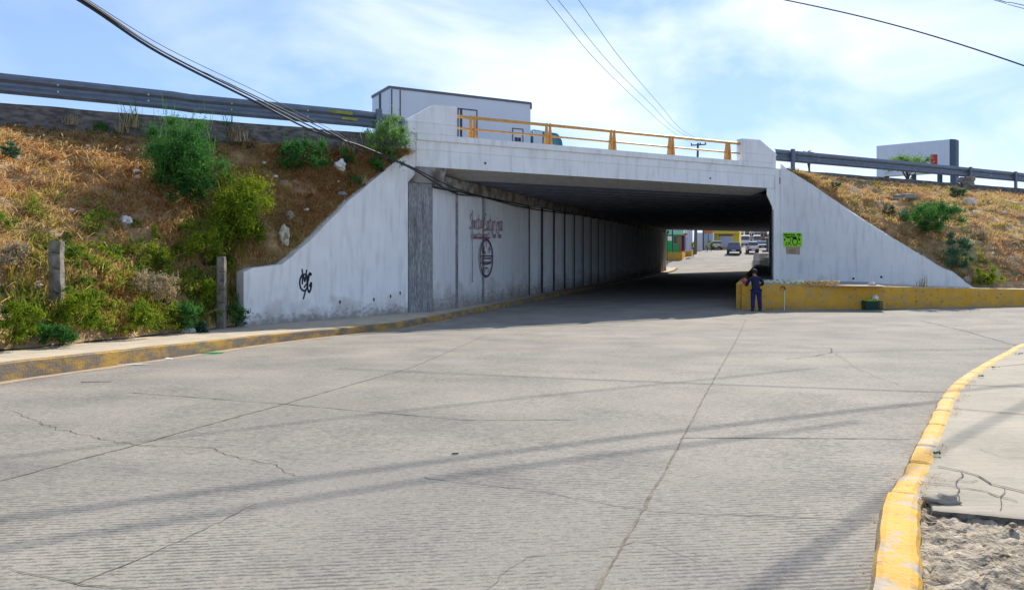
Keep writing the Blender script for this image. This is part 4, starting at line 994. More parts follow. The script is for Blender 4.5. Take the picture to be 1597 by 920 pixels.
for i, (x, y, w, h, mm, lab) in enumerate(((30, 500, 90, 80, LEAFY, 'yellow-green weeds at the left frame edge beside the pavement'), (130, 478, 90, 76, LEAFY, 'bright yellow-green weeds in front of the leaning broken post'), (85, 520, 70, 40, LEAFG, 'dark green weeds at the pavement edge below the broken post'),
        (215, 492, 90, 60, LEAFY, 'olive weeds along the pavement between the two posts'), (290, 490, 60, 50, LEAFG, 'green weeds at the pavement just left of the straight post'), (372, 490, 34, 40, LEAFG, 'small green weeds between the straight post and the wing wall'),
        (325, 452, 34, 70, LEAFY, 'tall yellow-green weed hugging the straight post'), (240, 400, 70, 44, LEAFY, 'olive green tuft in the middle of the left bank'), (15, 400, 60, 60, DRYP, 'orange dry shrub at the left frame edge'), (245, 445, 80, 60, DRYP, 'rusty dry shrub behind the roadside weeds'),
        (16, 235, 26, 30, LEAFB, 'small green weed under the kerb strip at the left frame edge'), (358, 348, 40, 40, LEAFY, 'small bright tuft below the yellow-green bush'))):
    p = Dslope(x, y+h*.3); bush('weed', 'weed', lab, x, y, p.y-.3-.2*w/F*p.y, w*1.1, h, mm, 2600 if w > 50 else 1200, .036, 18, seed=30+i, depth=.6, stems=2, slp=p)
def cover(name, label, side, spots, m, n_each, size):
    Qs = []; Ts = []
    for i, (s, v, r_, h_, t0) in enumerate(spots):
        p = slope(s, v, side); Q, ti, cc = leaves((p.x, p.y-.05, p.z+h_*.35), (r_, r_*.8, h_), n_each, size, 7, seed=900+i, up=.8); Qs.append(Q); Ts.append(np.clip(ti*.6+t0, 0, 1))
    return tag(tri_mesh(name, np.concatenate(Qs), None, np.concatenate(Ts), m, None, 4), label, 'plants', kind='stuff')
sp = []
for i in range(460):
    s = random.uniform(-17, -6.3); v = abs(random.gauss(0, .24)); q_ = noise.noise(Vector((s*.5, v*5, 2)))
    if v < .5 and q_ > -.25: sp.append((s, min(v, .5)+.01, random.uniform(.25, .55), random.uniform(.14, .42), (.22 if i % 3 else .05)+.5*q_+random.uniform(-.12, .12)))
cover('ground_cover', 'low yellow-green and olive weeds massed along the foot of the left bank', -1, sp, attr_mat('weed_leaves', [(.04, .09, .015), (.1, .19, .02), (.2, .3, .03), (.34, .38, .04), (.5, .38, .09)], trans=.4), 330, .04)
sp = [(random.uniform(-17, -.9), random.uniform(.93, 1.0), random.uniform(.18, .42), random.uniform(.06, .24), random.uniform(0, .6)) for i in range(90)]
cover('ground_cover', 'low dark weeds and dead stalks along the foot of the left kerb strip', -1, sp, attr_mat('crest_leaves', [(.04, .06, .02), (.1, .13, .04), (.28, .19, .1), (.4, .3, .17)], trans=.3), 200, .03)
sp = []
for i in range(150):
    s = random.uniform(18, 42); v = random.uniform(.02, .95)
    if noise.noise(Vector((s*.35, v*4, 9))) > .02: sp.append((s, v, random.uniform(.12, .35), random.uniform(.06, .2), random.uniform(.0, .6)))
cover('ground_cover', 'patches of low olive and tan plants scattered over the right bank', 1, sp, attr_mat('bank_leaves', [(.05, .1, .02), (.13, .2, .04), (.25, .28, .07), (.4, .34, .13)], trans=.4), 200, .032)
# dry plume grasses along the kerb strip
def plume(label, px, py, hpx, n, seed, green=.2, side=-1, group=None, D=None):
    p = Dslope(px, py, side); D = (D or p.y)-.1; b_ = P(px, py, D); root = empty('plume_grass', label, 'grass clump', b_, group=group)
    r = np.random.default_rng(seed); h = hpx/F*D
    B = np.stack([r.normal(0, h*.12+.05, n), r.normal(0, h*.1, n), np.zeros(n)-.05], 1)
    V, t_ = blades(B, h*r.uniform(.5, 1.05, n), np.full(n, .022), r.uniform(.05, .85, n), r.uniform(0, 1, n)); tri_mesh('blades', V, None, t_, DRYP if r.uniform() > green else LEAFG, root, 4); return root
plume('pale dry plume grass in front of the left kerb strip', 372, 219, 34, 160, 1, 0)
plume('pale plume grass left of the parapet bush', 538, 240, 34, 90, 2, 0)
plume('dry plume tuft beside the cable end on the left bank', 562, 290, 26, 80, 3, 0)
plume('dry tuft poking up under the left guardrail', 205, 196, 34, 60, 4, 0)
plume('tall thin green weed rising past the left guardrail', 206, 190, 55, 14, 5, 1.1)
plume('thin green weed rising past the guardrail behind the largest bush', 345, 195, 52, 10, 6, 1.1)
plume('brown dry clump on top of the left bank', 112, 192, 20, 90, 7, 0)
plume('short green clump on top of the left bank', 158, 200, 16, 70, 8, 1.1)
plume('reddish dry clump beside the short green clump', 190, 205, 20, 90, 9, 0)
plume('russet dry clump on the right bank right of the largest bush', 1531, 372, 24, 160, 10, 0, 1)
plume('bare twigs growing at the foot of the right wing wall', 1437, 446, 26, 26, 11, 0, 1, D=28.3)
# tree beyond the highway
def tree(label, px, py, D, w, h, m, n, size, seed, zb, cl=24):
    c = P(px, py, D); root = empty('tree', label, 'tree', (c.x, c.y, zb)); rw_ = w/F*D/2; rh = h/F*D/2
    Q, ti, cc = leaves((0, 0, c.z-zb), (rw_, rw_*.9, rh), n, size, cl, seed=seed); tri_mesh('crown', Q, None, ti, m, root, 4)
    st = MB(); tz = c.z-zb-rh*.6; st.tube([(0, 0, -.2), (.05, 0, tz*.5), (0, .05, tz)], [.16, .12, .08], 8)
    for q_ in cc[:9]: st.tube([(0, 0.03, tz*.8), (q_[0]*.5, q_[1]*.5, (tz+q_[2])/2), tuple(q_)], [.06, .04, .012], 5)
    st.build('trunk', BARK, root); return root
tree('pale green feathery tree growing beyond the right guardrail in front of the billboard', 1416, 257, 80, 76, 34, LEAFP, 9000, .11, 21, 5.6, 40)
tree('spindly distant palm-like shrub just right of the bridge end', 1262, 243, 70, 34, 12, LEAFB, 350, .22, 22, 5.5, 7)

# ------------------------------------------------------------------ concrete posts
pb = P(80, 478, Dslope(80, 470).y-.35); pt = P(93, 376, pb.y)
post = empty('concrete_post', 'broken leaning concrete post in the weeds at the far left', 'post')
m_ = MB(); n = 14; rings = []
for k in range(n+1):
    t = k/n; c = Vector((pb.x, pb.y, pb.z-.4)).lerp(pt, t); w = .11*(1+.12*noise.noise(Vector((0, 0, t*9)))); 
    bend = .05*math.sin(t*5); rings.append([m_.vert(c+Vector((a*w+bend+.02*noise.noise(Vector((a*3, b_*3, t*8))), b_*w, (.04*noise.noise(Vector((a*5, b_*5, 1))) if k == n else 0)))) for a, b_ in ((-1, -.6), (.05, -1), (1, -.6), (.9, .8), (-.8, .9))])
for A, B in zip(rings, rings[1:]):
    for q_ in range(5): m_.face((A[q_], A[(q_+1) % 5], B[(q_+1) % 5], B[q_]))
m_.face(rings[-1]); m_.build('shaft', POSTC, post)
for t, tl in ((.68, .02), (.42, -.02), (.86, .02)):
    m_ = MB(); c = Vector((pb.x, pb.y, pb.z-.4)).lerp(pt, t); m_.ribbon([c+Vector((-.0+.05*math.sin(t*5), -.125, .02)), c+Vector((.07+.05*math.sin(t*5), -.11, -.01+tl)), c+Vector((.125+.05*math.sin(t*5), -.08, 0))], .03, Vector((0, 1, 0))); m_.build('crack', CRACK, post)
q_ = Dslope(345, 495); pb = P(345, 502, q_.y-.3); pt = P(345.5, 400, pb.y)
post = empty('concrete_post', 'straight slim concrete post standing just left of the wing wall', 'post')
m_ = MB(); w = .1; m_.hexa([Vector((pb.x-w, pb.y-w, pb.z-.3)), Vector((pb.x+w, pb.y-w, pb.z-.3)), Vector((pb.x+w, pb.y+w, pb.z-.3)), Vector((pb.x-w, pb.y+w, pb.z-.3))], [Vector((pt.x-w*.9, pb.y-w, pt.z)), Vector((pt.x+w*.95, pb.y-w, pt.z-.01)), Vector((pt.x+w*.95, pb.y+w, pt.z)), Vector((pt.x-w*.9, pb.y+w, pt.z))]); m_.build('shaft', POSTC, post, bevel=.02)
for y in (424, 438, 452, 472, 486):
    m_ = MB(); c = P(345, y, pb.y-w-.008); m_.ribbon([c+Vector((-.05, 0, 0)), c+Vector((.1, 0, .01))], .018, Vector((0, 1, 0))); m_.build('crack', CRACK, post)

# ------------------------------------------------------------------ litter
def litter(name, label, cat, px, py, r_, m, sq, seed, side=-1, D=None, group=None, off=.03):
    if D is None: p = Dslope(px, py, side); D = p.y-.25
    c = P(px, py, D); mb = MB(); mb.lump(c, r_, .55, seed, 3, sq); o = mb.build(name, m, smooth=False); return tag(o, label, cat, group)
PLASTG2 = mat('dirty_clear_plastic', (.62, .6, .5), .4, .2, 9, second=(.3, .27, .2), smix=(.5, .62))
litter('plastic_bag', 'hanging torn white plastic bag near the left wing wall slope', 'plastic bag', 443, 368, .2, PLASTG2, (.6, .35, 1.3), 3)
litter('plastic_bag', 'pale yellowish bag above the hanging torn bag', 'plastic bag', 452, 336, .13, ROCK, (1, .5, .8), 4)
litter('plastic_bag', 'round white bag between the small green bush and the parapet', 'plastic bag', 530, 258, .15, PLASTW, (1.1, .6, 1), 5)
litter('plastic_bag', 'white crumpled bag on the left bank below the grass crest', 'plastic bag', 195, 347, .14, PLASTW, (1, .6, .9), 6)
litter('plastic_bag', 'crumpled white bag lying on the left pavement edge', 'plastic bag', 293, 515, .1, PLASTW, (1.6, .8, .8), 7, D=G(293, 519, .2).y)
litter('plastic_bag', 'dark green bag beside the crumpled white one at the pavement edge', 'plastic bag', 314, 511, .13, mat('dark_green_plastic', (.02, .06, .04), .4, .2, 5), (1.2, .8, .9), 8, D=G(314, 518, .2).y-.1)
litter('polystyrene_cup', 'upper of two white cups at the left edge of the largest bush', 'cup', 212, 266, .05, PLASTW, (1.6, 1, .6), 9)
litter('polystyrene_cup', 'lower of two white cups at the left edge of the largest bush', 'cup', 214, 276, .06, PLASTW, (1.4, 1, .8), 10)
sm_l = [(136, 227, 'above the bare patch, left of the largest bush'), (412, 254, 'right of the largest bush, under the plume grass'), (430, 275, 'above the blue-grey pair in the straw'), (460, 283, 'right one of the blue-grey pair in the straw'), (446, 283, 'left one of the blue-grey pair in the straw'),
        (478, 327, 'lone bright one above the hanging torn bag'), (528, 283, 'under the round white bag'), (112, 327, 'below the bare patch at the far left'), (28, 248, 'near the left frame edge, halfway up'), (52, 268, 'dark one left of the bare patch'), (60, 445, 'just left of the broken post'),
        (126, 482, 'in the weeds right of the broken post'), (250, 410, 'in the olive tuft mid bank'), (200, 375, 'below the white crumpled bag'), (118, 544, 'at the pavement edge under the broken post'), (60, 205, 'on the crest near the left frame edge')]
for i, (x, y, w_) in enumerate(sm_l):
    litter('litter_scrap', 'small litter scrap on the left bank, '+w_, 'litter', x, y, .028+.02*(i % 3)/2, PLASTG if i in (3, 4, 9) else PLASTW, (1.4, .8, .7), 20+i, group='scraps of litter on the left bank')
litter('plastic_bag', 'silver-blue wrapper on the left bank near the wing wall top', 'wrapper', 533, 302, .09, PLASTG, (1.4, .6, .6), 61)
litter('rock', 'flat pale rock on the right bank below the guardrail', 'rock', 1412, 309, .42, ROCK, (1.5, .7, .4), 62, 1)
litter('rock', 'pale rock at the left edge of the largest bush on the right bank', 'rock', 1411, 336, .22, ROCK, (1, .7, 1), 63, 1)
litter('rock', 'white rock beside the round bush under the right guardrail', 'rock', 1510, 315, .24, mat('white_rock', (.6, .58, .54), .9, .1, 5), (1.4, .7, .7), 64, 1)
litter('rock', 'brown block beside the second post of the right guardrail', 'rock', 1507, 284, .35, RAWD, (1, .6, 1), 65, 1)
litter('rock', 'small pale rock at the lower end of the right wing wall', 'rock', 1509, 437, .14, ROCK, (1, .7, .8), 66, 1)
for i, (x, y, w_) in enumerate(((1556, 352, 'right of the russet clump'), (1520, 330, 'below the white rock'), (1575, 380, 'near the right frame edge, mid bank'), (1548, 395, 'right of the hanging dark bush'), (1590, 430, 'at the right frame edge, low down'), (1430, 395, 'left of the hanging dark bush'), (1537, 303, 'up by the guardrail posts'))):
    litter('litter_scrap', 'small pale scrap on the right bank, '+w_, 'litter', x, y, .06, PLASTW if i % 2 else ROCK, (1.4, .8, .6), 80+i, 1, group='scraps of litter on the right bank')
GREENP = mat('green_plastic', (.02, .45, .12), .4, .1, 5)
def flat(name, label, px, py, pts, m, h=.02, cat='litter', group=None):
    c = G(px, py); mb = MB(); mb.prism([Vector((c.x+x, c.y+y, gz(c.x+x, c.y+y)+.006+h*noise.noise(Vector((x*9, y*9, px))))) for x, y in pts], Vector(), Vector((0, 0, h*.6))); return tag(mb.build(name, m), label, cat, group)
flat('wrapper', 'flat green wrapper lying in the left gutter', 331, 551, [(-.17, -.12), (.1, -.1), (.2, .08), (-.02, .16), (-.18, .05)], GREENP)
flat('wrapper', 'long white paper scrap on the road near the left kerb', 205, 569, [(-.3, -.06), (.1, -.05), (.33, .06), (.0, .05)], PLASTW, .01)
flat('wrapper', 'small white scrap in the left gutter between wrapper and paper', 263, 560, [(-.06, -.05), (.07, -.04), (.05, .06), (-.05, .05)], PLASTW)
flat('twig', 'dark flat stick on the road near the left kerb', 150, 596, [(-.2, -.03), (.2, .01), (.2, .025), (-.2, -.01)], BLUEG, .006, 'stick')
flat('twig', 'dark scrap of rubber in the middle of the road', 710, 708, [(-.03, -.012), (.025, -.01), (.03, .012), (-.02, .01)], BLUEG, .01, 'rubber scrap')
# dry leaves and weeds along the near kerb
B = []; Hh = []; Ti = []
for i in range(1100):
    y = random.uniform(2.9, 10); side_ = random.random() < .55; x = kx(y)+(KW+.03+abs(random.gauss(0, .05)) if side_ else -.03-abs(random.gauss(0, .04)))
    if noise.noise(Vector((x*1.5, y*1.6, 0))) < -.02: continue
    z = gz(x, y)+(KH if side_ else 0); B.append((x, y, z-.004)); Hh.append(random.uniform(.004, .014)); Ti.append(random.uniform(0, .62))
n = len(B); V, t_ = blades(np.array(B), np.array(Hh), np.full(n, .006), rng.uniform(1.5, 4, n), np.array(Ti)); tag(tri_mesh('dry_leaves', V, None, t_, GRASSM, corners=4), 'dry leaf litter gathered along both sides of the near kerb', 'leaf litter', kind='stuff')
for i, (x, y, lab) in enumerate(((1463, 709, 'tiny green weed behind the near kerb by the long crack'), (1553, 574, 'small dry weed at the kerb on the right'), (1590, 553, 'low green weed behind the kerb at the right frame edge'), (1530, 588, 'tiny weed in the kerb joint'))):
    p = G(x, y, KH); root = empty('weed', lab, 'weed', p); Q, ti, cc = leaves((0, 0, .015), (.05+.04*(i > 0), .03, .018), 160, .009, 6, seed=i+50); tri_mesh('foliage', Q, None, ti, LEAFG if i in (0, 2) else LEAFY, root, 4)

# ------------------------------------------------------------------ price card, cardboard
card = empty('price_card', 'bright green handwritten price card stuck on the right wing wall', 'sign')
m_ = MB(); m_.prism([onright(x, y, .008) for x, y in ((1221, 362.5), (1251, 363.5), (1250.8, 384.5), (1222, 385))], Vector(), rn*.012); m_.build('card_sheet', FLUO, card)
def oc(px, py): return onright(px, py, .026)
zz = lambda x, y: (1215+x/20.44, 355+y/20.44)
m_ = MB()
for st, w in (([(260, 350), (330, 330), (380, 380), (360, 460), (290, 555), (240, 560), (230, 510), (270, 475), (330, 500), (400, 570)], .045), ([(440, 370), (440, 480), (500, 560), (560, 545), (590, 470), (580, 390), (540, 335), (440, 340)], .06), ([(440, 350), (500, 345), (570, 360)], .15), ([(180, 350), (190, 420)], .08), ([(170, 380), (210, 400)], .06)):
    stroke(m_, [zz(*p) for p in st], w*.62, oc, rn)
for y in (210, 350): pass
stroke(m_, [zz(655, 195), zz(650, 220)], .1, oc, rn); stroke(m_, [zz(640, 330), zz(655, 420)], .07, oc, rn); stroke(m_, [zz(655, 500), zz(655, 525)], .09, oc, rn); stroke(m_, [zz(625, 270), zz(640, 300)], .07, oc, rn)
m_.build('price_figures', INK, card)
m_ = MB(); write(m_, 'calaca el trono', 1222.5, 1240, 364.3, 367, .025, oc, rn); write(m_, 'lanza el tarrito', 1225, 1242, 367.8, 370.3, .025, oc, rn)
write(m_, 'a la', 1243.5, 1249, 364.3, 367, .03, oc, rn)
m_.build('small_writing', INK, card)
cb = empty('cardboard_sign', 'brown cardboard notice with faded writing under the green price card', 'sign')
m_ = MB(); m_.prism([onright(x, y, .004) for x, y in ((1225, 384), (1248, 384), (1247.5, 397), (1226.5, 396))], Vector(), rn*.008); m_.build('cardboard_sheet', CARD, cb)
m_ = MB()
def oc2(px, py): return onright(px, py, .016)
stroke(m_, [(1232, 389.5), (1240, 389.3)], .04, oc2, rn); stroke(m_, [(1229, 391.5), (1238, 391.8)], .03, oc2, rn); stroke(m_, [(1230, 394), (1235, 394), (1240, 393.5), (1240, 390)], .03, oc2, rn); m_.build('faded_writing', CARDI, cb)

# ------------------------------------------------------------------ produce on the yellow wall, cane, crate
def wall_pt(px, back=.12):
    t = None
    for (x0, _, _), (x1, _, _), (a, za), (b_, zb) in zip(wpx, wpx[1:], wf, wf[1:]):
        if x0 <= px <= x1: t = (px-x0)/(x1-x0); D = 1/((1-t)/a.y+t/b_.y); return Vector(((px-CX)/F*(D+back), D+back, za+(zb-za)*t))
ORD = 'first second third fourth fifth sixth seventh eighth ninth tenth eleventh twelfth thirteenth fourteenth fifteenth'.split()
PRW = mat('pale_green_produce', (.55, .62, .42), .5, .15, 20, second=(.75, .76, .66), smix=(.45, .6))
PRY = mat('golden_produce', (.62, .38, .12), .5, .2, 20, second=(.7, .56, .33), smix=(.45, .62))
for i in range(26):
    px = 1192+i*4.55+random.uniform(-.8, .8); p = wall_pt(px, .08+.07*(i % 2)); g_ = px < 1253
    m_ = MB(); r_ = random.uniform(.055, .07)
    for k in range(7): m_.lump(p+Vector((random.uniform(-.07, .07), random.uniform(-.05, .05), .04+random.uniform(0, .1))), random.uniform(.035, .055), .25, i*9+k, 1)
    tag(m_.build('produce_heap', PRW if g_ else PRY), ORD[i]+' pale green fruit heap on the yellow wall, counted from the person' if g_ else ORD[i-14]+' golden fruit heap on the yellow wall, counted from the pale green ones', 'fruit heap', 'pale green fruit heaps on the yellow wall' if g_ else 'golden fruit heaps on the yellow wall')
p = wall_pt(1282, .12); m_ = MB(); m_.lump(p+Vector((0, 0, .1)), .05, .3, 4, 2); tag(m_.build('dark_pot', BLUEG, smooth=True), 'little dark lump among the golden fruit', 'fruit')
p = wall_pt(1360, .12); m_ = MB(); m_.lump(p+Vector((0, 0, .07)), .1, .5, 8, 3, (1.2, .7, .8)); tag(m_.build('plastic_bag', mat('pink_plastic', (.7, .35, .32), .4, .3, 8, second=(.8, .75, .7), smix=(.45, .55)), smooth=False), 'pink and white bag alone on the yellow wall above the crate', 'plastic bag')
p = wall_pt(1161.5, .12); m_ = MB(); m_.lump(p+Vector((0, 0, .1)), .12, .3, 12, 3, (.8, .7, 1)); tag(m_.build('plastic_bag', mat('red_plastic', (.55, .12, .14), .4, .3, 8), smooth=False), 'small red bag on the wall end left of the person', 'plastic bag')
cn = empty('walking_cane', 'thin pale cane with a dark curved handle leaning on the yellow wall', 'cane')
a = G(1221.5, 483.8); t_ = wall_pt(1224, -.05); t_.z = P(1224, 452, t_.y).z
a = Vector((t_.x-.06, t_.y-.12, gz(a.x, a.y)+.0)); m_ = MB(); m_.tube([a, t_], .011, 8); m_.build('shaft', PLASTW, cn)
m_ = MB(); m_.tube(smooth_path([t_, t_+Vector((0, 0, .07)), t_+Vector((-.04, 0, .12)), t_+Vector((-.11, 0, .12)), t_+Vector((-.15, 0, .07))], 4), .022, 8); m_.build('handle', BARK, cn)
cr = empty('crate', 'dark green plastic crate filled with limes standing against the yellow wall', 'crate')
c = G(1367, 484); c.y = wall_pt(1367, 0).y-.26
hwd, hd, hh = .29, .18, .3; z0c = gz(c.x, c.y)
CRG = mat('crate_green', (.02, .07, .045), .5, .15, 6)
m_ = MB(); m_.box(c.x-hwd, c.x+hwd, c.y-hd, c.y+hd, z0c+.005, z0c+.03)
for k in range(4):
    z = z0c+.05+k*.075
    m_.box(c.x-hwd, c.x+hwd, c.y-hd, c.y-hd+.02, z, z+.045); m_.box(c.x-hwd, c.x+hwd, c.y+hd-.02, c.y+hd, z, z+.045); m_.box(c.x-hwd, c.x-hwd+.02, c.y-hd+.021, c.y+hd-.021, z, z+.045); m_.box(c.x+hwd-.02, c.x+hwd, c.y-hd+.021, c.y+hd-.021, z, z+.045)
for x in (-hwd-.008, -.16, .16, hwd-.022): m_.box(c.x+x, c.x+x+.03, c.y-hd-.008, c.y-hd, z0c, z0c+hh); m_.box(c.x+x, c.x+x+.03, c.y+hd, c.y+hd+.008, z0c, z0c+hh)
m_.build('crate_body', CRG, cr)
LIME = mat('lime_skin', (.42, .6, .05), .4, .15, 6); m_ = MB()
for k in range(60): m_.lump((c.x+random.uniform(-.24, .2), c.y+random.uniform(-.15, .15), z0c+.27+random.uniform(0, .1)), .035, .05, k, 1)
tag(m_.build('limes', LIME, smooth=True), 'yellow-green limes heaped in the dark green crate', 'limes', kind='stuff')
m_ = MB(); m_.lump((c.x+.13, c.y, z0c+.43), .085, .5, 5, 3, (1.1, .8, 1)); tag(m_.build('plastic_bag', PLASTW), 'white bag resting on the limes in the crate', 'plastic bag')

# ------------------------------------------------------------------ person
def skinned(name, verts, edges, radii, m, parent, sub=2, root=0):
    me = bpy.data.meshes.new(name); me.from_pydata(verts, edges, []); o = bpy.data.objects.new(name, me); COL.objects.link(o)
    sk = o.modifiers.new('s', 'SKIN'); 
    for i, r_ in enumerate(radii): me.skin_vertices[0].data[i].radius = r_ if isinstance(r_, tuple) else (r_, r_)
    me.skin_vertices[0].data[root].use_root = True; sk.branch_smoothing = .6
    sb = o.modifiers.new('b', 'SUBSURF'); sb.levels = sub; sb.render_levels = sub
    dg = bpy.context.evaluated_depsgraph_get(); me2 = bpy.data.meshes.new_from_object(o.evaluated_get(dg)); o.modifiers.clear(); o.data = me2
    me2.materials.clear(); me2.materials.append(m); me2.polygons.foreach_set('use_smooth', [True]*len(me2.polygons)); o.parent = parent; return o
SKIN = mat('skin', (.3, .16, .1), .6, .08, 6); JACK = mat('navy_jacket', (.018, .022, .045), .9, .25, 8, bump=.6, bscale=14); TROU = mat('blue_trousers', (.02, .025, .11), .9, .25, 5, bump=.7, bscale=12)
HAIR = mat('dark_hair', (.02, .016, .014), .7, .2, 30); SHOE = mat('dark_shoe', (.03, .028, .03), .6, .1, 8); CAPM = mat('navy_cap', (.03, .03, .06), .8, .1, 8)
pf_ = G(1179, 485.5); pe = empty('person', 'person in navy jacket and blue trousers leaning over the yellow wall, back turned', 'person', (pf_.x, pf_.y-.02, gz(pf_.x, pf_.y)))
pz = .0
V = [(0, 0, .86), (0, .03, 1.0), (0, .1, 1.16), (0, .15, 1.3), (.0, .19, 1.39), (.0, .225, 1.47), (0, .25, 1.55),      # 0-6 pelvis..head
     (-.09, 0, .82), (-.11, .01, .45), (-.12, -.02, .09), (-.12, .1, .04),                                            # 7-10 left leg
     (.09, 0, .82), (.12, .01, .45), (.14, -.02, .09), (.14, .1, .04),                                                # 11-14 right leg
     (-.17, .14, 1.29), (-.27, .16, 1.06), (-.24, .34, .98), (-.22, .42, .99),                                        # 15-18 left arm
     (.17, .14, 1.29), (.29, .14, 1.07), (.22, .33, .99), (.19, .42, 1.0)]
Ed = [(0, 1), (1, 2), (2, 3), (3, 4), (4, 5), (5, 6), (0, 7), (7, 8), (8, 9), (9, 10), (0, 11), (11, 12), (12, 13), (13, 14), (3, 15), (15, 16), (16, 17), (17, 18), (3, 19), (19, 20), (20, 21), (21, 22)]
Rd = [(.13, .1), (.12, .09), (.14, .1), (.12, .09), .05, .085, .075, .085, .06, .04, .035, .085, .06, .04, .035, .055, .042, .032, .03, .055, .042, .032, .03]
skinned('body', V, Ed, Rd, SKIN, pe)
Vj = [V[0], V[1], V[2], V[3], (0, .175, 1.355), V[15], V[16], (-.245, .31, .99), V[19], V[20], (.225, .3, 1.0), (0, 0, .79)]
skinned('jacket', Vj, [(11, 0), (0, 1), (1, 2), (2, 3), (3, 4), (3, 5), (5, 6), (6, 7), (3, 8), (8, 9), (9, 10)], [(.165, .13), (.155, .125), (.175, .135), (.15, .12), .075, .08, .062, .048, .08, .062, .048, (.165, .13)], JACK, pe, root=1)
Vt = [(0, 0, .86), (-.09, 0, .78), (-.11, .01, .45), (-.12, -.01, .07), (.09, 0, .78), (.12, .01, .45), (.14, -.01, .07)]
skinned('trousers', Vt, [(0, 1), (1, 2), (2, 3), (0, 4), (4, 5), (5, 6)], [(.145, .12), .105, .08, .07, .105, .08, .07], TROU, pe)
for sx in (-1, 1):
    m_ = MB(); xx = -.12 if sx < 0 else .14; m_.lump((xx, .035, .045), .11, .05, 1, 2, (.5, 1.15, .42)); m_.build('shoe', SHOE, pe, smooth=True)
    # hands: palm with five fingers on the wall top
    hx = -.22 if sx < 0 else .19
    hv = [(hx, .43, .99), (hx, .48, .985)]; he = [(0, 1)]; hr = [.026, .028]
    for q_, ln_ in ((-.03, .055), (-.011, .07), (.009, .066), (.028, .05)):
        i0 = len(hv); hv += [(hx+q_, .51, .985), (hx+q_*1.2, .51+ln_*.55, .978), (hx+q_*1.25, .51+ln_, .965)]; he += [(1, i0), (i0, i0+1), (i0+1, i0+2)]; hr += [.0095, .0085, .007]
    i0 = len(hv); hv += [(hx-sx*.035, .47, .985), (hx-sx*.055, .5, .975)]; he += [(0, i0), (i0, i0+1)]; hr += [.011, .008]
    skinned('hand', hv, he, hr, SKIN, pe, 1)
m_ = MB(); m_.lump((0, .235, 1.545), .108, .06, 3, 3, (.95, 1.05, 1.0)); m_.build('hair', HAIR, pe, smooth=True)
m_ = MB(); m_.lump((0, .335, 1.5), .02, .1, 3, 1, (1, 1.2, 1.3)); m_.build('nose', SKIN, pe, smooth=True)
pe.scale = (1.08, .98, .95)

# ------------------------------------------------------------------ beyond the underpass
def fgz(D): return gz(0, D)
def facade(mb, px0, px1, ytop, D, depth=6, ybot=None, D1=None):
    D1 = D1 or D; a = P(px0, ytop, D); b_ = P(px1, ytop, D1); zb = min(fgz(D), fgz(D1))-.3; dv = T*depth
    mb.hexa([Vector((a.x, a.y, zb)), Vector((b_.x, b_.y, zb)), Vector((b_.x, b_.y, zb))+dv, Vector((a.x, a.y, zb))+dv], [a, b_, b_+dv, a+dv])
def patch(mb, px0, px1, y0, y1, D, off=.05, D1=None, th=.04):
    D1 = D1 or D
    q_ = [P(px0, y1, D-off), P(px1, y1, D1-off), P(px1, y0, D1-off), P(px0, y0, D-off)]; mb.prism(q_, Vector(), Vector((0, th, 0)))
def cm(name, c, **k): return mat(name, c, k.pop('rough', .8), k.pop('var', .08), 2, **k)
GRN = cm('green_house_paint', (.03, .42, .12)); MINT = cm('mint_paint', (.3, .68, .5)); BRK = cm('brick_red', (.4, .14, .08)); DKD = cm('dark_door', (.05, .06, .08)); SHW = mat('corrugated_sheet', (.52, .52, .56), .5, .2, 2, stretch=(14, 1, .2)); YEL = cm('yellow_house_paint', (.72, .52, .08)); GDOOR = cm('grey_roller_door', (.5, .53, .58)); ORG = cm('orange_sign_paint', (.7, .18, .06)); BGW = cm('pale_blue_wall', (.42, .47, .55)); CRE = cm('cream_wall', (.6, .52, .4)); BRN = cm('brown_wall', (.3, .22, .16)); DGY = cm('dark_grey_wall', (.1, .11, .13)); CNC = cm('bare_concrete', (.36, .34, .31)); WHT = cm('white_panel', (.8, .8, .8))
hs = empty('house', 'bright green house with a mint upper floor beyond the underpass', 'house')
m_ = MB(); facade(m_, 1028, 1058, 366, 106, 9); m_.build('ground_floor', GRN, hs)
m_ = MB(); facade(m_, 1026, 1066, 345, 105.6, 9.5); 
for i, v in enumerate(m_.v): 
    if v[2] < 3: m_.v[i] = (v[0], v[1], P(0, 366, 105.6).z)
m_.build('upper_floor', MINT, hs)
m_ = MB(); patch(m_, 1051, 1055.5, 369, 380, 106); w = m_.build('window', DGY, hs)
m_ = MB(); patch(m_, 1050.4, 1056.1, 380, 381, 106, .12); m_.build('sill', CNC, w)
m_ = MB(); facade(m_, 1058.2, 1062.4, 366, 106, 4); m_.build('brick_pier', BRK, hs)
m_ = MB(); patch(m_, 1062.4, 1068, 368, 392, 106.5, 0, th=.2); m_.build('door', DKD, hs)
m_ = MB(); patch(m_, 1041, 1049, 368.5, 375.5, 103, .0); m_.tube([P(1049, 376, 103.1), P(1049, 392, 103.1)], .04, 6); tag(m_.build('white_sign', WHT), 'small white sign board in front of the green house', 'sign')
pw = MB(); a = P(1038, 393, 95.5); b_ = P(1064, 393.3, 95.5); zb = fgz(95)-.2
pw.hexa([Vector((a.x-3, a.y, zb)), Vector((b_.x, b_.y, zb)), Vector((b_.x, b_.y, zb))+T*5, Vector((a.x-3, a.y, zb))+T*5], [Vector((a.x-3, a.y, a.z)), b_, b_+T*5, Vector((a.x-3, a.y, a.z))+T*5]); tag(pw.build('planter_wall', YWALL), 'low ochre planter wall in front of the green house', 'planter')
pw = MB(); facade(pw, 1064.5, 1079, 391.3, 100.5, 3); tag(pw.build('planter_wall', YWALL), 'lower ochre wall right of the planter, below the metal fence', 'wall')
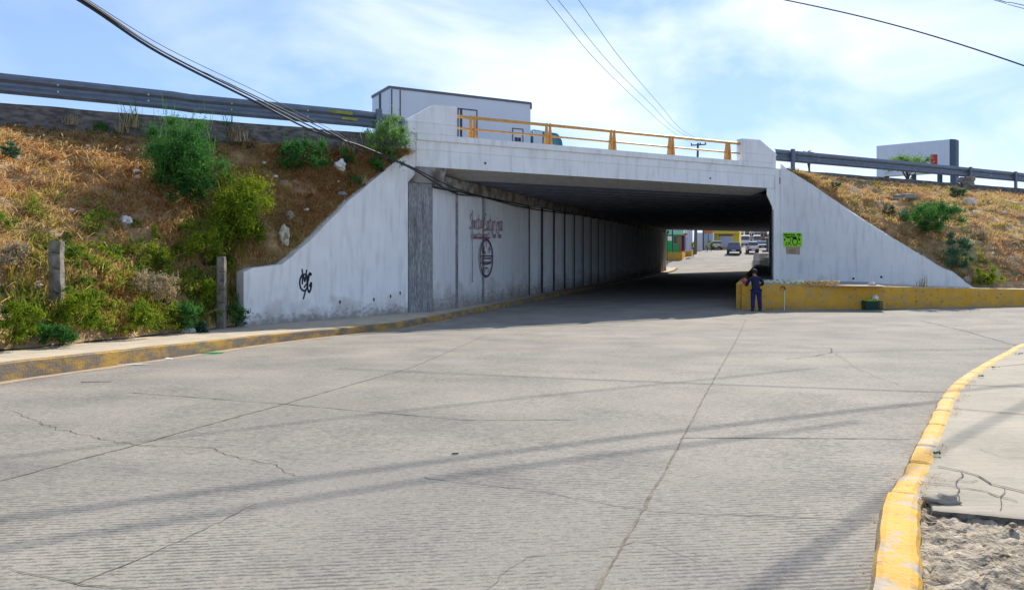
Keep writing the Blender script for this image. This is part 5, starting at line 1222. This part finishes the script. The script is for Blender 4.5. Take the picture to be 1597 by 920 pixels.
fn = MB(); facade(fn, 1068, 1080, 357, 109, .15, D1=112); tag(fn.build('metal_fence', SHW), 'tall corrugated metal fence left of the near street pole', 'fence')
fn = MB(); facade(fn, 1086, 1095.4, 363, 112, .15, D1=114); tag(fn.build('metal_fence', SHW), 'corrugated metal gate right of the near street pole', 'gate')
fn = MB(); patch(fn, 1066, 1072, 364, 366.5, 105); fn.tube([P(1069, 360, 105), P(1069, 390, 105)], .05, 6); tag(fn.build('street_sign', REDP), 'little red street sign in front of the metal fence', 'sign')
fn = MB(); patch(fn, 1069.5, 1072.5, 370, 373, 104.6); patch(fn, 1070, 1072, 373, 375.5, 104.6, .1); fn.tube([P(1071, 374, 104.7), P(1071, 391, 104.7)], .05, 6); tag(fn.build('traffic_sign', cm('white_blue_sign', (.45, .5, .75))), 'small white and blue sign below the red street sign', 'sign')
up3 = empty('utility_pole', 'thin dark pole in front of the green house', 'utility pole'); c = P(1048.8, 0, 97)
m_ = MB(); m_.tube([(c.x, c.y, fgz(97)-.2), (c.x, c.y, 8)], .09, 8); m_.build('pole', TRIM, up3)
for i, (x, y, D, w, h, mm, lab) in enumerate(((1081, 385, 99, 9, 24, LEAFY, 'narrow olive shrub around the near street pole'), (1103, 385, 112, 9, 13, DRYP, 'orange dry shrub against the pale wall'), (1109, 382, 113, 8, 18, LEAFY, 'yellowish young tree left of the beige car'), (1040.5, 364, 90, 7, 16, LEAFG, 'dark foliage at the far left corner of the underpass'), (1178, 383, 107, 8, 16, LEAFB, 'grey-green shrub between the parked white cars'))):
    c = P(x, y, D); zb = fgz(D); root = empty('shrub', lab, 'shrub', (c.x, c.y, zb)); rh = h/F*D/2; Q, ti, cc = leaves((0, 0, c.z-zb), (w/F*D/2, w/F*D/2, rh), 500, .1, 9, seed=70+i); tri_mesh('foliage', Q, None, ti, mm, root, 4)
    m_ = MB(); m_.tube([(0, 0, -.1), (0, 0, c.z-zb)], .05, 6); m_.build('stem', BARK, root)
bl = empty('building', 'pale blue-grey building under an orange sign band', 'building'); m_ = MB(); facade(m_, 1097, 1112, 363, 122, 8); m_.build('wall', BGW, bl)
m_ = MB(); facade(m_, 1097.2, 1111, 350, 121.8, 1); 
for i, v in enumerate(m_.v):
    if v[2] < 4: m_.v[i] = (v[0], v[1], P(0, 363.3, 121.8).z)
m_.build('sign_band', ORG, bl); m_ = MB(); patch(m_, 1095.6, 1098, 358, 390, 121.5); m_.build('corner_column', DGY, bl); m_ = MB(); patch(m_, 1104, 1105, 366, 384, 122); m_.build('downpipe', DGY, bl)
yh = empty('building', 'yellow building with a grey roller door at the end of the street', 'building'); m_ = MB(); facade(m_, 1111.5, 1153, 352, 126, 10); m_.build('wall', YEL, yh)
m_ = MB(); patch(m_, 1123, 1142.5, 368, 386.5, 126); dr = m_.build('roller_door', GDOOR, yh); m_ = MB(); patch(m_, 1121.8, 1143.6, 366.2, 368, 126, .14); m_.build('lintel', DGY, dr)
m_ = MB(); patch(m_, 1111.5, 1113, 360, 389, 126, .1); m_.build('corner_column', BRK, yh)
m_ = MB(); facade(m_, 1110, 1154, 362.5, 125.2, .8)
for i, v in enumerate(m_.v):
    if v[2] < 4: m_.v[i] = (v[0], v[1], P(0, 364.5, 125.2).z)
m_.build('canopy', YEL, yh)
far = [(1150, 1160, 352, 158, CRE, 'cream house right of the yellow building'), (1160, 1168, 349, 172, BRN, 'brown house behind the white van'), (1167, 1177, 354, 186, CRE, 'pale beige house in the middle of the far street'), (1176, 1188, 350, 168, CNC, 'bare concrete house over the white minibus'), (1186, 1197, 353, 140, BRN, 'brown house front nearest the right underpass wall'), (1195, 1212, 366, 112, DGY, 'dark shop front at the right edge of the far street')]
for i, (x0, x1, y, D, mm, lab) in enumerate(far):
    h_ = empty('house', lab, 'house'); m_ = MB(); facade(m_, x0, x1, y, D, 9); m_.build('wall', mm, h_)
    wd = (x1-x0)
    for a_, b_ in ((.15, .4), (.58, .85)):
        m_ = MB(); patch(m_, x0+wd*a_, x0+wd*b_, 364, 368.5, D); w = m_.build('window', DKD if mm is not DGY else BRN, h_)
    m_ = MB(); patch(m_, x0+wd*.3, x0+wd*.6, 373, 384 if D > 130 else 389, D); m_.build('door', [REDP, DGY, BRK][i % 3], h_)
    m_ = MB(); patch(m_, x0-.3, x1+.3, 370, 371.2, D, .5, th=.5); m_.build('ledge', WHT if i % 2 else BRK, h_)
# side steps by the right wall beyond the underpass
m_ = MB()
for k in range(4):
    y0_ = 405-k*3.2; Dk = 86+k*2.2; a = P(1184.5, y0_, Dk); b_ = P(1199.5, y0_, Dk); m_.hexa([Vector((a.x, a.y, -.1)), Vector((b_.x, b_.y, -.1)), Vector((b_.x, b_.y+2.3, -.1)), Vector((a.x, a.y+2.3, -.1))], [a, b_, Vector((b_.x, b_.y+2.3, b_.z)), Vector((a.x, a.y+2.3, a.z))])
tag(m_.build('steps', CNC), 'grey concrete steps beside the far road at the right', 'steps')
m_ = MB(); a = P(1200.3, 405, 84); m_.tube([P(1200.3, 406, 84), P(1200.5, 362, 84)], .06, 8); tag(m_.build('metal_post', WHT), 'thin white post at the right end of the underpass', 'post')

# ------------------------------------------------------------------ vehicles in the far street
def vehicle(kind, label, cat, px, D, pal, rear=True, group=None, Wd=1.8, scl=1.0, turn=0):
    c = P(px, 0, D); zg = fgz(D)+.01; ang = math.atan2(T.x, T.y)+turn
    root = empty(kind, label, cat, (c.x, c.y, zg), -ang if rear else -ang+math.pi, group)
    # local frame: +y = forwards, seen from behind when rear
    if kind == 'van': Ln, Hh_, body, glassp = 5.2, 2.35, [(-2.6, .35), (-2.6, 2.1), (-2.45, 2.33), (1.2, 2.35), (1.6, 2.2), (2.2, 1.35), (2.6, 1.1), (2.62, .35)], [(1.28, 2.2), (1.64, 2.12), (2.14, 1.36), (1.28, 1.36)]
    elif kind == 'suv': Ln, Hh_, body, glassp = 4.5, 1.65, [(-2.2, .35), (-2.25, .95), (-2.1, 1.05), (1.0, 1.05), (2.15, .92), (2.3, .35)], None
    else: Ln, Hh_, body, glassp = 4.3, 1.45, [(-2.15, .32), (-2.2, .88), (-1.9, .95), (.95, .95), (2.05, .8), (2.2, .32)], None
    w2 = Wd/2
    m_ = MB(); m_.prism([Vector((-w2, y, z)) for y, z in body], Vector(), Vector((Wd, 0, 0))); bd = m_.build('body', pal, root, bevel=.09)
    if kind != 'van':
        g = [(-1.95, .95), (-1.45, Hh_-.04), (.1, Hh_-.02), (.95, 1.0)] if kind == 'suv' else [(-1.75, .9), (-1.1, Hh_-.03), (.1, Hh_-.02), (.95, .93)]
        lo = w2-.06; hi = w2-.22
        m_ = MB(); m_.hexa([Vector((-lo, g[0][0], g[0][1])), Vector((lo, g[0][0], g[0][1])), Vector((lo, g[3][0], g[3][1])), Vector((-lo, g[3][0], g[3][1]))], [Vector((-hi, g[1][0], g[1][1])), Vector((hi, g[1][0], g[1][1])), Vector((hi, g[2][0], g[2][1])), Vector((-hi, g[2][0], g[2][1]))]); m_.build('windows', GLASS, root, bevel=.04)
        m_ = MB(); m_.hexa([Vector((-hi-.02, g[1][0]-.06, g[1][1]-.03)), Vector((hi+.02, g[1][0]-.06, g[1][1]-.03)), Vector((hi+.02, g[2][0]+.06, g[2][1]-.03)), Vector((-hi-.02, g[2][0]+.06, g[2][1]-.03))], [Vector((-hi+.05, g[1][0]+.1, g[1][1]+.06)), Vector((hi-.05, g[1][0]+.1, g[1][1]+.06)), Vector((hi-.05, g[2][0]-.1, g[2][1]+.06)), Vector((-hi+.05, g[2][0]-.1, g[2][1]+.06))]); m_.build('roof', pal, root)
        for sx in (-1, 1):
            m_ = MB(); m_.box(sx*(w2-.03)-.08, sx*(w2-.03)+.08, .7, .85, .95, 1.08); m_.build('mirror', pal, root)
    else:
        m_ = MB(); m_.hexa([Vector((-w2+.12, 2.24, 1.36)), Vector((w2-.12, 2.24, 1.36)), Vector((w2-.12, 2.15, 1.33)), Vector((-w2+.12, 2.15, 1.33))], [Vector((-w2+.2, 1.67, 2.15)), Vector((w2-.2, 1.67, 2.15)), Vector((w2-.2, 1.6, 2.12)), Vector((-w2+.2, 1.6, 2.12))]); m_.build('windscreen', GLASS, root)
        m_ = MB(); m_.box(-w2+.2, w2-.2, -2.63, -2.6, 1.3, 1.95); m_.build('rear_window', GLASS, root)
        m_ = MB(); m_.box(-w2-.015, w2+.015, -1.9, 1.9, 1.4, 1.95); m_.build('side_windows', GLASS, root)
    yr, yf = body[0][0], body[-1][0]
    m_ = MB(); m_.box(-w2+.02, w2-.02, yr-.06, yr+.1, .3, .6); m_.box(-w2+.02, w2-.02, yf-.1, yf+.06, .3, .58); m_.build('bumper', TRIM, root)
    m_ = MB(); m_.box(-.26, .26, yr-.085, yr-.06, .42, .56); m_.box(-.26, .26, yf+.06, yf+.085, .42, .54); m_.build('number_plate', PLATE, root)
    m_ = MB(); m_.box(-w2*.7, w2*.7, yf-.03, yf+.03, .6, .74); m_.build('grille', TRIM, root)
    for sx in (-1, 1):
        m_ = MB(); m_.box(sx*(w2-.16)-.14, sx*(w2-.16)+.14, yr-.03, yr+.1, .68, .92 if kind != 'van' else 1.25); m_.build('tail_light', REDL, root)
        m_ = MB(); m_.box(sx*(w2-.22)-.18, sx*(w2-.22)+.18, yf-.1, yf+.025, .62, .8); m_.build('headlight', HEADL, root)
        for y in (yr+.75, yf-.85):
            m_ = MB(); m_.tube([(sx*(w2-.2), y, .33), (sx*(w2+.01), y, .33)], .33, 16); wh = m_.build('wheel', TYRE, root)
            m_ = MB(); m_.tube([(sx*(w2-.19), y, .33), (sx*(w2+.02), y, .33)], .2, 12); m_.build('rim', RIM, wh)
    root.scale = (scl,)*3
    return root
CBLUE = mat('blue_car_paint', (.12, .16, .32), .3, .05, 3, coat=.6); CWHITE = mat('white_car_paint', (.8, .8, .8), .3, .03, 3, coat=.6); CBEI = mat('beige_car_paint', (.62, .5, .36), .3, .04, 3, coat=.6); CSIL = mat('silver_car_paint', (.4, .42, .45), .3, .04, 3, coat=.6)
vehicle('suv', 'dark blue suv driving away in the middle of the far street', 'car', 1145.3, 104, CBLUE, True, Wd=1.86)
vehicle('car', 'beige car parked facing the underpass on the left side of the street', 'car', 1118, 123, CBEI, True, Wd=1.72)
vehicle('van', 'white van coming down the street behind the blue suv', 'van', 1161.5, 148, CWHITE, False, Wd=2.0)
vehicle('suv', 'white suv parked at the right side with dark rear window', 'car', 1173, 106, CWHITE, True, Wd=1.5, turn=-.1)
vehicle('van', 'white minibus behind the parked white suv', 'van', 1182.3, 150, CWHITE, False, Wd=1.9)
vehicle('car', 'silver car at the far right of the street', 'car', 1189.5, 122, CSIL, False, Wd=1.7)
